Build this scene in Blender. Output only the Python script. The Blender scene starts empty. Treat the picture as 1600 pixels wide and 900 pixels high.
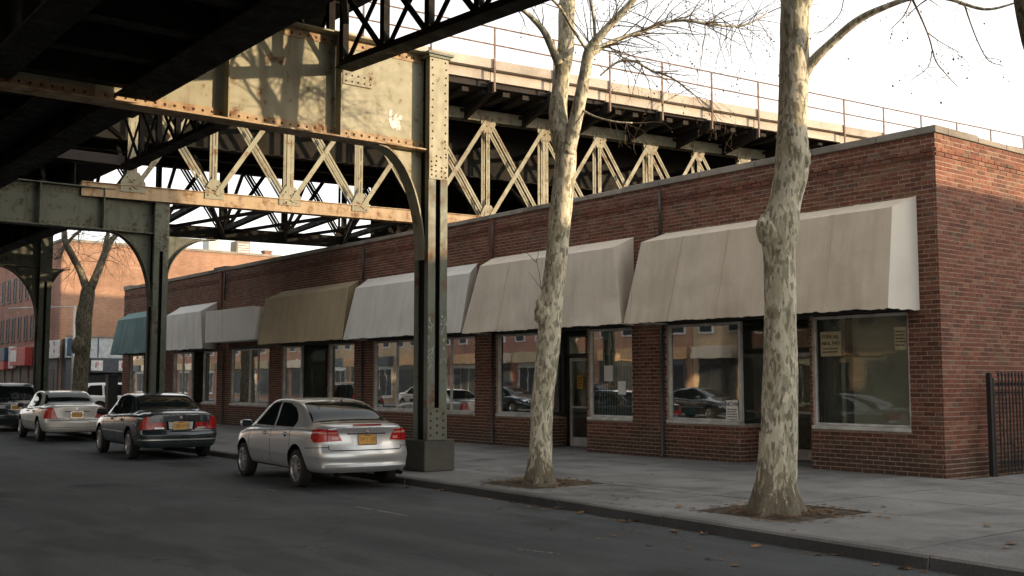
import bpy, bmesh, math, random
from mathutils import Vector, Matrix, noise
random.seed(11)
R = math.radians
SC = bpy.context.scene
COL = SC.collection

# ------------------------------------------------------------------ camera, sky, sun, exposure
CAMH, FPX, HEAD, PITCH = 1.75, 1700.0, R(38.05), math.atan(147 / 1700)
cd = bpy.data.cameras.new('camera')
cam = bpy.data.objects.new('camera', cd)
COL.objects.link(cam)
cd.sensor_width = 36.0
cd.lens = 36.0 * FPX / 1600.0
cd.clip_start = 0.1
cd.clip_end = 3000
cam.location = (0, 0, CAMH)
cam.rotation_euler = (math.pi / 2 + PITCH, 0, -HEAD)
SC.camera = cam

SUN_AZ, SUN_EL = R(140), R(7.0)          # clockwise from +Y (up the street)
w = bpy.data.worlds.new('World')
SC.world = w
w.use_nodes = True
nt = w.node_tree
bg = nt.nodes['Background']
sky = nt.nodes.new('ShaderNodeTexSky')
sky.sky_type = 'NISHITA'
sky.sun_disc = False
sky.sun_elevation = SUN_EL
sky.sun_rotation = SUN_AZ
sky.air_density = 1.0
sky.dust_density = 3.0
sky.ozone_density = 1.0
hs = nt.nodes.new('ShaderNodeHueSaturation')
hs.inputs['Saturation'].default_value = 0.55
nt.links.new(sky.outputs[0], hs.inputs['Color'])
veil = nt.nodes.new('ShaderNodeMix')          # thin bright high cloud over the whole sky
veil.data_type = 'RGBA'
veil.blend_type = 'MIX'
veil.inputs[0].default_value = 0.60
wtc = nt.nodes.new('ShaderNodeTexCoord')      # haze: brighter low down, all round the horizon alike
wsp = nt.nodes.new('ShaderNodeSeparateXYZ')
wrp = nt.nodes.new('ShaderNodeValToRGB')
wrp.color_ramp.elements[0].position = 0.0
wrp.color_ramp.elements[0].color = (1.0, .972, .935, 1)
wrp.color_ramp.elements[1].position = 0.9
wrp.color_ramp.elements[1].color = (.52, .515, .51, 1)
wml = nt.nodes.new('ShaderNodeVectorMath')
wml.operation = 'SCALE'
wml.inputs['Scale'].default_value = 6.4
nt.links.new(wtc.outputs['Generated'], wsp.inputs[0])
nt.links.new(wsp.outputs[2], wrp.inputs[0])
nt.links.new(wrp.outputs[0], wml.inputs[0])
nt.links.new(wml.outputs[0], veil.inputs[7])
nt.links.new(hs.outputs[0], veil.inputs[6])
nt.links.new(veil.outputs[2], bg.inputs[0])
bg.inputs[1].default_value = 0.12
ld = bpy.data.lights.new('sun', 'SUN')
ld.energy = 2.0
ld.angle = R(0.5)
ld.color = (1.0, 0.74, 0.47)
sun = bpy.data.objects.new('sun', ld)
COL.objects.link(sun)
sd = Vector((math.sin(SUN_AZ) * math.cos(SUN_EL), math.cos(SUN_AZ) * math.cos(SUN_EL), math.sin(SUN_EL)))
sun.rotation_euler = (-sd).to_track_quat('-Z', 'Y').to_euler()
sun.location = (40, -40, 40)
vs = SC.view_settings
vs.view_transform = 'Standard'
vs.look = 'None'
vs.exposure = 1.65
vs.gamma = 1.0

# ------------------------------------------------------------------ helpers
_f0 = Vector((math.sin(HEAD), math.cos(HEAD), 0))
_r0 = Vector((math.cos(HEAD), -math.sin(HEAD), 0))
_f = _f0 * math.cos(PITCH) + Vector((0, 0, math.sin(PITCH)))
_u = -_f0 * math.sin(PITCH) + Vector((0, 0, math.cos(PITCH)))


def at(x, y, D):
    """point of the place seen at photo pixel (x, y), D metres ahead of the camera (measured level)"""
    d = _f + _r0 * ((x - 800) / FPX) - _u * ((y - 450) / FPX)
    return Vector((0, 0, CAMH)) + d * (D / d.dot(_f0))


def hz(v):
    return noise.noise(Vector(v))


class M:
    """collects geometry in world (or local) coordinates; build() links it as one mesh object"""

    def __init__(s):
        s.v, s.f, s.m = [], [], []

    def add(s, vs_, fs, mi=0):
        n = len(s.v)
        s.v.extend([tuple(p) for p in vs_])
        s.f.extend([tuple(n + i for i in f) for f in fs])
        s.m.extend([mi] * len(fs))
        return s

    def box(s, x0, x1, y0, y1, z0, z1, mi=0):
        v = [(x0, y0, z0), (x1, y0, z0), (x1, y1, z0), (x0, y1, z0), (x0, y0, z1), (x1, y0, z1), (x1, y1, z1), (x0, y1, z1)]
        return s.add(v, [(0, 3, 2, 1), (4, 5, 6, 7), (0, 1, 5, 4), (1, 2, 6, 5), (2, 3, 7, 6), (3, 0, 4, 7)], mi)

    def obox(s, c, a, b, d, mi=0):
        """box with centre c and half-axis vectors a, b, d"""
        c, a, b, d = Vector(c), Vector(a), Vector(b), Vector(d)
        v = [c + a * i + b * j + d * k for k in (-1, 1) for j, i in ((-1, -1), (-1, 1), (1, 1), (1, -1))]
        return s.add(v, [(0, 3, 2, 1), (4, 5, 6, 7), (0, 1, 5, 4), (1, 2, 6, 5), (2, 3, 7, 6), (3, 0, 4, 7)], mi)

    def beam(s, p, q, wd, ht, side=None, mi=0):
        """bar from p to q, wd across 'side', ht the other way"""
        p, q = Vector(p), Vector(q)
        t = (q - p)
        L = t.length
        t.normalize()
        sd_ = Vector(side) if side else (t.cross(Vector((0, 0, 1))) if abs(t.z) < .99 else Vector((1, 0, 0)))
        sd_ = (sd_ - t * sd_.dot(t)).normalized()
        u = t.cross(sd_)
        return s.obox((p + q) / 2, t * (L / 2), sd_ * (wd / 2), u * (ht / 2), mi)

    def prism(s, poly, ext, mi=0):
        """closed polygon (3D points) extruded by vector ext"""
        n = len(poly)
        ext = Vector(ext)
        v = [Vector(p) for p in poly] + [Vector(p) + ext for p in poly]
        fs = [tuple(range(n - 1, -1, -1)), tuple(range(n, 2 * n))]
        fs += [(i, (i + 1) % n, n + (i + 1) % n, n + i) for i in range(n)]
        return s.add(v, fs, mi)

    def tube(s, pts, rad, n=8, caps=True, lump=0.0, seed=0.0, mi=0):
        pts = [Vector(p) for p in pts]
        if not isinstance(rad, (list, tuple)):
            rad = [rad] * len(pts)
        t0 = (pts[1] - pts[0]).normalized()
        a = t0.cross(Vector((0, 0, 1)))
        if a.length < .05:
            a = t0.cross(Vector((0, 1, 0)))
        a.normalize()
        v = []
        for i, p in enumerate(pts):
            t = (pts[min(i + 1, len(pts) - 1)] - pts[max(i - 1, 0)]).normalized()
            a = (a - t * a.dot(t)).normalized()
            b = t.cross(a)
            for k in range(n):
                an = 2 * math.pi * k / n
                d = a * math.cos(an) + b * math.sin(an)
                r = rad[i]
                if lump:
                    r *= 1 + lump * hz(p * 1.7 + d * 1.3 + Vector((seed, seed, 0))) + lump * .5 * hz(p * 4.1 + d * 2)
                v.append(p + d * r)
        fs = []
        for i in range(len(pts) - 1):
            for k in range(n):
                k2 = (k + 1) % n
                fs.append((i * n + k, i * n + k2, (i + 1) * n + k2, (i + 1) * n + k))
        if caps:
            fs.append(tuple(range(n - 1, -1, -1)))
            fs.append(tuple((len(pts) - 1) * n + k for k in range(n)))
        return s.add(v, fs, mi)

    def lathe(s, prof, c, ax, n=24, mi=0):
        """profile [(radius, along)] turned about axis ax through c"""
        c, ax = Vector(c), Vector(ax).normalized()
        a = ax.orthogonal().normalized()
        b = ax.cross(a)
        v = []
        for r, h in prof:
            for k in range(n):
                an = 2 * math.pi * k / n
                v.append(c + ax * h + (a * math.cos(an) + b * math.sin(an)) * r)
        fs = []
        for i in range(len(prof) - 1):
            for k in range(n):
                k2 = (k + 1) % n
                fs.append((i * n + k, i * n + k2, (i + 1) * n + k2, (i + 1) * n + k))
        fs.append(tuple(range(n - 1, -1, -1)))
        fs.append(tuple((len(prof) - 1) * n + k for k in range(n)))
        return s.add(v, fs, mi)

    def rivet(s, c, nrm, r=.022, h=.014, mi=0):
        c, nrm = Vector(c), Vector(nrm).normalized()
        a = nrm.orthogonal().normalized()
        b = nrm.cross(a)
        v = [c + (a * math.cos(k * math.pi / 3) + b * math.sin(k * math.pi / 3)) * r for k in range(6)]
        v += [c + nrm * h + (a * math.cos(k * math.pi / 3) + b * math.sin(k * math.pi / 3)) * r * .55 for k in range(6)]
        return s.add(v, [(k, (k + 1) % 6, 6 + (k + 1) % 6, 6 + k) for k in range(6)] + [(6, 7, 8, 9, 10, 11)], mi)

    def build(s, name, mat, parent=None, smooth=False, bevel=0.0, kind=None, weld=False):
        off = wloc(parent)
        me = bpy.data.meshes.new(name)
        me.from_pydata([(x - off.x, y - off.y, z - off.z) for x, y, z in s.v], [], s.f)
        for mm in (mat if isinstance(mat, (list, tuple)) else [mat]):
            me.materials.append(mm)
        if any(s.m):
            me.polygons.foreach_set('material_index', s.m)
        if smooth:
            me.polygons.foreach_set('use_smooth', [True] * len(me.polygons))
        me.update()
        return link(name, me, parent, kind, bevel)


def wloc(o):
    v = Vector((0, 0, 0))
    while o is not None:
        v += o.location
        o = o.parent
    return v


def link(name, me, parent=None, kind=None, bevel=0.0):
    o = bpy.data.objects.new(name, me)
    COL.objects.link(o)
    if parent is not None:
        o.parent = parent
    if kind:
        o['kind'] = kind
    if bevel:
        b = o.modifiers.new('edge', 'BEVEL')
        b.width = bevel
        b.segments = 2
        b.limit_method = 'ANGLE'
        b.angle_limit = R(40)
    return o


def tag(o, label, cat, group=None):
    o['label'] = label
    o['category'] = cat
    if group:
        o['group'] = group
    return o


def thing(name, label, cat, loc=(0, 0, 0), group=None):
    o = bpy.data.objects.new(name, None)
    o.empty_display_size = .2
    COL.objects.link(o)
    o.location = loc
    return tag(o, label, cat, group)


def copy_tree(o, parent=None):
    c = o.copy()
    COL.objects.link(c)
    if parent is not None:
        c.parent = parent
    for ch in list(o.children):
        copy_tree(ch, c)
    return c


def text(name, s, size, pos, right, up, mat, parent=None, depth=.004, align='CENTER', sx=1.0):
    """flat lettering: 'right' and 'up' are the reading directions"""
    cu = bpy.data.curves.new(name, 'FONT')
    cu.body = s
    cu.size = size
    cu.align_x = align
    cu.align_y = 'CENTER'
    cu.extrude = depth / 2
    cu.resolution_u = 2
    to = bpy.data.objects.new(name, cu)
    COL.objects.link(to)
    dg = bpy.context.evaluated_depsgraph_get()
    me = bpy.data.meshes.new_from_object(to.evaluated_get(dg))
    bpy.data.objects.remove(to)
    bpy.data.curves.remove(cu)
    right, up = Vector(right).normalized(), Vector(up).normalized()
    nn = right.cross(up)
    off = wloc(parent)
    mt = Matrix(((right.x * sx, up.x, nn.x, pos[0] - off.x), (right.y * sx, up.y, nn.y, pos[1] - off.y), (right.z * sx, up.z, nn.z, pos[2] - off.z), (0, 0, 0, 1)))
    me.transform(mt)
    me.materials.clear()
    me.materials.append(mat)
    return link(name, me, parent)


# ------------------------------------------------------------------ materials
MATS = {}


class NT:
    def __init__(s, name, rough=.7, metal=0.0, spec=.5):
        s.mat = bpy.data.materials.new(name)
        s.mat.use_nodes = True
        s.t = s.mat.node_tree
        s.b = s.t.nodes['Principled BSDF']
        s.b.inputs['Roughness'].default_value = rough
        s.b.inputs['Metallic'].default_value = metal
        s.b.inputs['Specular IOR Level'].default_value = spec
        s.co = None

    def n(s, typ, **kw):
        x = s.t.nodes.new(typ)
        for k, v in kw.items():
            if hasattr(x, k):
                setattr(x, k, v)
            else:
                x.inputs[k].default_value = v
        return x

    def l(s, a, b):
        s.t.links.new(a, b)

    def coord(s, scale=(1, 1, 1), geo=True):
        """world position (so that copies and pieces do not repeat), scaled"""
        if geo:
            g = s.n('ShaderNodeNewGeometry').outputs['Position']
        else:
            g = s.n('ShaderNodeTexCoord').outputs['Object']
        mp = s.n('ShaderNodeMapping')
        mp.inputs['Scale'].default_value = scale
        s.l(g, mp.inputs['Vector'])
        return mp.outputs[0]

    def noise(s, vec, scale=1.0, detail=4.0, rough=.6):
        x = s.n('ShaderNodeTexNoise', Scale=scale, Detail=detail, Roughness=rough)
        s.l(vec, x.inputs['Vector'])
        return x.outputs['Fac']

    def ramp(s, fac, stops):
        x = s.n('ShaderNodeValToRGB')
        e = x.color_ramp.elements
        while len(e) < len(stops):
            e.new(.5)
        for el, (p, c) in zip(e, stops):
            el.position = p
            el.color = (c[0], c[1], c[2], 1) if isinstance(c, (tuple, list)) else (c, c, c, 1)
        s.l(fac, x.inputs[0])
        return x.outputs[0]

    def mix(s, fac, a, b, mode='MIX'):
        x = s.n('ShaderNodeMix', data_type='RGBA', blend_type=mode)
        for v, i in ((fac, 0), (a, 6), (b, 7)):
            if isinstance(v, (int, float)):
                x.inputs[i].default_value = v
            elif isinstance(v, (tuple, list)):
                x.inputs[i].default_value = (v[0], v[1], v[2], 1)
            else:
                s.l(v, x.inputs[i])
        return x.outputs[2]

    def math(s, op, a, b=0.0):
        x = s.n('ShaderNodeMath', operation=op)
        for v, i in ((a, 0), (b, 1)):
            if isinstance(v, (int, float)):
                x.inputs[i].default_value = v
            else:
                s.l(v, x.inputs[i])
        return x.outputs[0]

    def col(s, c):
        if isinstance(c, (tuple, list)):
            s.b.inputs['Base Color'].default_value = (c[0], c[1], c[2], 1)
        else:
            s.l(c, s.b.inputs['Base Color'])

    def bump(s, h, strength=.3, dist=.01):
        x = s.n('ShaderNodeBump', Strength=strength, Distance=dist)
        s.l(h, x.inputs['Height'])
        s.l(x.outputs[0], s.b.inputs['Normal'])


def plain(name, c, rough=.6, metal=0.0, spec=.5, vary=.25, scale=6.0, emit=None):
    m = NT(name, rough, metal, spec)
    f = m.noise(m.coord(), scale, 3)
    m.col(m.mix(m.ramp(f, [(.3, 0), (.7, 1)]), tuple(x * (1 - vary) for x in c), tuple(min(1, x * (1 + vary)) for x in c)))
    return m.mat


def mat_asphalt():
    m = NT('asphalt', .82, 0, .35)
    c = m.coord()
    big = m.noise(c, .35, 5)
    lane = m.noise(m.coord((1.1, .07, 1)), 1.1, 4)
    mid = m.noise(m.coord((1.0, .35, 1)), 1.3, 6, .65)
    fine = m.noise(c, 90, 2, .8)
    grit = m.noise(c, 28, 3, .8)
    base = m.ramp(big, [(.3, (.040, .047, .050)), (.55, (.066, .074, .077)), (.75, (.104, .111, .112))])
    base = m.mix(m.ramp(lane, [(.40, 0), (.65, .6)]), base, (.112, .117, .117))
    base = m.mix(m.ramp(mid, [(.48, 0), (.62, .8)]), base, (.030, .034, .036))
    base = m.mix(.6, base, m.ramp(fine, [(.3, .2), (.75, 1.9)]), 'MULTIPLY')
    base = m.mix(.5, base, m.ramp(grit, [(.3, .5), (.72, 1.5)]), 'MULTIPLY')
    oil = m.n('ShaderNodeTexVoronoi', Scale=.42, Randomness=1.0, feature='SMOOTH_F1')
    wv = m.n('ShaderNodeVectorMath', operation='ADD')
    nz = m.n('ShaderNodeTexNoise', Scale=1.3, Detail=5)
    m.l(c, nz.inputs['Vector'])
    m.l(c, wv.inputs[0])
    m.l(nz.outputs['Color'], wv.inputs[1])
    m.l(wv.outputs[0], oil.inputs['Vector'])
    base = m.mix(m.ramp(oil.outputs['Distance'], [(.10, .75), (.24, 0)]), base, (.022, .022, .023))
    v = m.n('ShaderNodeTexVoronoi', feature='DISTANCE_TO_EDGE', Scale=.5)
    m.l(wv.outputs[0], v.inputs['Vector'])
    ck = m.ramp(v.outputs['Distance'], [(.0, 1), (.010, 0)])
    base = m.mix(m.math('MULTIPLY', ck, m.ramp(m.noise(c, .6, 2), [(.45, 0), (.6, .8)])), base, (.014, .014, .015))
    m.col(base)
    m.bump(m.math('ADD', fine, grit), .6, .008)
    m.l(m.ramp(mid, [(.4, .85), (.65, .62)]), m.b.inputs['Roughness'])
    return m.mat


def mat_concrete(name, lo, hi, stain=.5, cracks=False):
    m = NT(name, .85, 0, .35)
    c = m.coord()
    oi = m.n('ShaderNodeObjectInfo')
    f = m.noise(c, 1.1, 6)
    sp = m.noise(c, 45, 2, .8)
    st = m.noise(m.coord((1, 1, 1)), .45, 5, .7)
    b = m.ramp(f, [(.3, lo), (.7, hi)])
    b = m.mix(m.math('MULTIPLY', m.ramp(st, [(.5, 0), (.72, 1)]), stain), b, tuple(x * .45 for x in lo))
    b = m.mix(.5, b, m.ramp(sp, [(.3, .45), (.7, 1.5)]), 'MULTIPLY')
    b = m.mix(.5, b, m.ramp(oi.outputs['Random'], [(0, .72), (1, 1.25)]), 'MULTIPLY')
    gum = m.n('ShaderNodeTexVoronoi', Scale=2.6, Randomness=1.0)
    m.l(c, gum.inputs['Vector'])
    b = m.mix(m.math('MULTIPLY', m.ramp(gum.outputs['Distance'], [(.045, 1), (.07, 0)]), .55), b, (.045, .045, .045))
    if cracks:
        wv = m.n('ShaderNodeVectorMath', operation='ADD')
        nz = m.n('ShaderNodeTexNoise', Scale=1.6, Detail=6)
        m.l(c, nz.inputs['Vector'])
        m.l(c, wv.inputs[0])
        m.l(nz.outputs['Color'], wv.inputs[1])
        v = m.n('ShaderNodeTexVoronoi', feature='DISTANCE_TO_EDGE', Scale=.42)
        m.l(wv.outputs[0], v.inputs['Vector'])
        ck = m.math('MULTIPLY', m.ramp(v.outputs['Distance'], [(.0, 1), (.009, 0)]), m.ramp(m.noise(c, .5, 2), [(.5, 0), (.6, .85)]))
        b = m.mix(ck, b, (.03, .028, .025))
        wash = m.noise(m.coord((1, .4, 1)), .8, 6, .7)
        b = m.mix(m.ramp(wash, [(.54, 0), (.7, .55)]), b, tuple(x * 1.35 for x in hi))
    m.col(b)
    m.bump(sp, .35, .004)
    return m.mat


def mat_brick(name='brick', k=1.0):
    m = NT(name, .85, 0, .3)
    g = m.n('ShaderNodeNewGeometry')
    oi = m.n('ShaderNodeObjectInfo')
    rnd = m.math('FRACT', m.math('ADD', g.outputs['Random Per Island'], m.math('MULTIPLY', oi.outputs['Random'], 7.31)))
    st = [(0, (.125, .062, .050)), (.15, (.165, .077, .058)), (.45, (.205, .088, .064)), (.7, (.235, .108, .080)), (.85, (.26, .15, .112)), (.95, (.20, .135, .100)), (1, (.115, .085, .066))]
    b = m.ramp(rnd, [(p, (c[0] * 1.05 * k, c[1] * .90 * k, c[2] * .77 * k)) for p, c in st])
    f = m.noise(m.coord(), 22, 4, .7)
    b = m.mix(.6, b, m.ramp(f, [(.3, .55), (.7, 1.35)]), 'MULTIPLY')
    s2 = m.noise(m.coord((1, 1, .35)), .9, 5, .65)
    b = m.mix(m.math('MULTIPLY', m.ramp(s2, [(.5, 0), (.75, 1)]), .5), b, (.05, .036, .032))
    e = m.noise(m.coord(), 2.3, 4)
    b = m.mix(m.math('MULTIPLY', m.ramp(e, [(.62, 0), (.78, 1)]), .25), b, (.34, .28, .25))
    sep = m.n('ShaderNodeSeparateXYZ')
    m.l(g.outputs['Position'], sep.inputs[0])
    damp = m.math('SUBTRACT', m.math('ADD', m.math('MULTIPLY', s2, .9), .28), sep.outputs[2])
    b = m.mix(m.ramp(damp, [(.0, 0), (.35, .65)]), b, (.045, .038, .030))      # splash stains at the foot of the wall
    m.col(b)
    m.bump(f, .4, .004)
    return m.mat


def mat_farbrick(name, c1, c2, mort):
    m = NT(name, .88, 0, .2)
    tx = m.n('ShaderNodeNewGeometry')
    sx = m.n('ShaderNodeSeparateXYZ')
    m.l(tx.outputs['Position'], sx.inputs[0])
    cx = m.n('ShaderNodeCombineXYZ')
    m.l(m.math('ADD', sx.outputs[0], sx.outputs[1]), cx.inputs[0])
    m.l(sx.outputs[2], cx.inputs[1])
    br = m.n('ShaderNodeTexBrick', Scale=1.0)
    br.inputs['Brick Width'].default_value = .225
    br.inputs['Row Height'].default_value = .08
    br.inputs['Mortar Size'].default_value = .006
    br.inputs['Color1'].default_value = (*c1, 1)
    br.inputs['Color2'].default_value = (*c2, 1)
    br.inputs['Mortar'].default_value = (*mort, 1)
    m.l(cx.outputs[0], br.inputs['Vector'])
    f = m.noise(m.coord((1, 1, .6)), .55, 6, .65)
    b = m.mix(.7, br.outputs['Color'], m.ramp(f, [(.3, .6), (.7, 1.3)]), 'MULTIPLY')
    b = m.mix(m.ramp(m.noise(m.coord((.4, .4, 3)), 1.2, 4), [(.58, 0), (.8, .5)]), b, tuple(min(1, x * 1.9) for x in mort))
    m.col(b)
    return m.mat


def mat_steel(name, paint, paint2, rustamt=.5, spec=.4):
    m = NT(name, .62, 0, spec)
    c = m.coord()
    a = m.noise(c, .9, 5, .6)
    base = m.ramp(a, [(.3, paint), (.7, paint2)])
    st = m.noise(m.coord((3.2, 3.2, .35)), 1.4, 5, .65)
    base = m.mix(m.math('MULTIPLY', m.ramp(st, [(.5, 0), (.72, 1)]), .55), base, (.16, .095, .050) if paint[0] > .1 else (.03, .02, .014))
    ru = m.noise(c, 3.1, 7, .72)
    base = m.mix(m.ramp(ru, [(.60 - .12 * rustamt, 0), (.66, .9)]), base, m.ramp(m.noise(c, 14, 3), [(.3, (.075, .032, .016)), (.7, (.23, .095, .038))] if paint[0] > .1 else [(.3, (.02, .011, .007)), (.7, (.05, .025, .013))]))
    sc = m.noise(c, 9, 4, .7)
    base = m.mix(m.math('MULTIPLY', m.ramp(sc, [(.66, 0), (.72, .6)]), 1.0 if paint[0] > .1 else .05), base, (.42, .40, .34))
    m.col(base)
    m.bump(ru, .35, .004)
    m.l(m.ramp(ru, [(.4, .5), (.7, .9)]), m.b.inputs['Roughness'])
    return m.mat


def mat_fabric(name, c, streak, amt=.6, rough=.9):
    m = NT(name, rough, 0, .25)
    v = m.noise(m.coord((1, 2.3, .35)), 1.2, 6, .7)
    b = m.mix(m.math('MULTIPLY', m.ramp(v, [(.42, 0), (.75, 1)]), amt), c, streak)
    s2 = m.noise(m.coord(), 1.1, 6, .7)
    b = m.mix(m.math('MULTIPLY', m.ramp(s2, [(.48, 0), (.75, 1)]), amt * .7), b, tuple(x * .62 for x in c))
    drip = m.noise(m.coord((1, 9, .12)), 1.7, 3, .5)
    b = m.mix(m.math('MULTIPLY', m.ramp(drip, [(.66, 0), (.74, 1)]), amt * .4), b, tuple(x * .5 for x in streak))
    m.col(b)
    wv = m.noise(m.coord(), 4.0, 3)
    m.bump(wv, .25, .03)
    return m.mat


def mat_bark(name='sycamore_bark', k0=1.0):
    m = NT(name, .9, 0, .25)
    c = m.coord((1, 1, .36))
    n1 = m.n('ShaderNodeTexNoise', Scale=5.0, Detail=4.0)
    m.l(c, n1.inputs['Vector'])
    mx = m.n('ShaderNodeMix', data_type='VECTOR')
    mx.inputs[0].default_value = .10
    m.l(c, mx.inputs[4])
    m.l(n1.outputs['Color'], mx.inputs[5])

    def patch(scale, lo, hi):
        v = m.n('ShaderNodeTexVoronoi', Scale=scale, Randomness=1.0)
        m.l(mx.outputs[1], v.inputs['Vector'])
        sp = m.n('ShaderNodeSeparateColor')
        m.l(v.outputs['Color'], sp.inputs[0])
        return m.ramp(sp.outputs[0], [(lo, 0), (hi, 1)])
    base = m.ramp(m.noise(c, 7, 4), [(.3, (.62, .58, .44)), (.7, (.76, .72, .57))])
    base = m.mix(m.math('MULTIPLY', patch(10.5, .48, .62), .74), base, (.43, .41, .285))
    base = m.mix(m.math('MULTIPLY', patch(19.0, .64, .72), .74), base, (.28, .265, .18))
    base = m.mix(m.math('MULTIPLY', patch(34.0, .76, .80), .75), base, (.18, .155, .11))
    base = m.mix(m.math('MULTIPLY', patch(40.0, .80, .84), .6), base, (.72, .69, .57))
    base = m.mix(.5, base, m.ramp(m.noise(c, 26, 5, .7), [(.3, .6), (.7, 1.3)]), 'MULTIPLY')
    sep = m.n('ShaderNodeSeparateXYZ')
    g = m.n('ShaderNodeNewGeometry')
    m.l(g.outputs['Position'], sep.inputs[0])
    rough_n = m.noise(m.coord((1, 1, .3)), 10, 6, .75)
    # old rough plates cling to the foot of the stem
    k = m.math('SUBTRACT', m.math('ADD', m.math('MULTIPLY', rough_n, 1.6), m.math('MULTIPLY', sep.outputs[2], -.62)), .02)
    base = m.mix(m.ramp(k, [(.35, 0), (.5, .9)]), base, m.ramp(rough_n, [(.35, (.075, .062, .045)), (.65, (.20, .17, .12))]))
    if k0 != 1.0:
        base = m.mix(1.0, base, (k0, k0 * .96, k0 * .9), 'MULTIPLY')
    m.col(base)
    m.bump(m.math('ADD', patch(22.0, .62, .70), rough_n), .8, .015)
    return m.mat


def mat_twig():
    return plain('twig_bark', (.16, .125, .09), .9, 0, .2, .4, 9)


def mat_glass(name='shop_glass', tint=(.90, .93, .91), boost=.72, dust=.07):
    m = NT(name)
    t = m.t
    out = t.nodes['Material Output']
    tr = m.n('ShaderNodeBsdfTransparent')
    tr.inputs[0].default_value = (*tint, 1)
    gl = m.n('ShaderNodeBsdfGlossy')
    gl.inputs['Roughness'].default_value = .015
    gl.inputs['Color'].default_value = (.95, .97, .97, 1)
    nz = m.noise(m.coord(), 1.3, 2)
    bp = m.n('ShaderNodeBump', Strength=.035, Distance=.02)
    m.l(nz, bp.inputs['Height'])
    m.l(bp.outputs[0], gl.inputs['Normal'])
    fr = m.n('ShaderNodeFresnel', IOR=1.52)
    f = m.math('MINIMUM', m.math('MULTIPLY', fr.outputs[0], boost), 1.0)
    mx = m.n('ShaderNodeMixShader')
    m.l(f, mx.inputs[0])
    m.l(tr.outputs[0], mx.inputs[1])
    m.l(gl.outputs[0], mx.inputs[2])
    df = m.n('ShaderNodeBsdfDiffuse')
    df.inputs[0].default_value = (.35, .36, .33, 1)
    mx2 = m.n('ShaderNodeMixShader')
    m.l(m.math('MULTIPLY', m.noise(m.coord((1, 1, .5)), 2.2, 5), dust), mx2.inputs[0])
    m.l(mx.outputs[0], mx2.inputs[1])
    m.l(df.outputs[0], mx2.inputs[2])
    m.l(mx2.outputs[0], out.inputs['Surface'])
    return m.mat


def mat_carpaint(name, c, metal, rough=.32, flake=.12):
    m = NT(name, rough, metal, .5)
    m.b.inputs['Coat Weight'].default_value = 1.0
    m.b.inputs['Coat Roughness'].default_value = .06
    dirt = m.noise(m.coord((1, 1, 1), False), 3.2, 5, .7)
    sep = m.n('ShaderNodeSeparateXYZ')
    tc = m.n('ShaderNodeTexCoord')
    m.l(tc.outputs['Object'], sep.inputs[0])
    low = m.math('SUBTRACT', .62, sep.outputs[2])
    k = m.ramp(m.math('ADD', low, m.math('MULTIPLY', dirt, .5)), [(.42, 0), (.85, .55)])
    m.col(m.mix(k, c, (.09, .082, .07)))
    m.l(m.ramp(k, [(0, rough), (.6, .7)]), m.b.inputs['Roughness'])
    m.l(m.ramp(k, [(0, metal), (.6, 0)]), m.b.inputs['Metallic'])
    return m.mat


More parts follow.
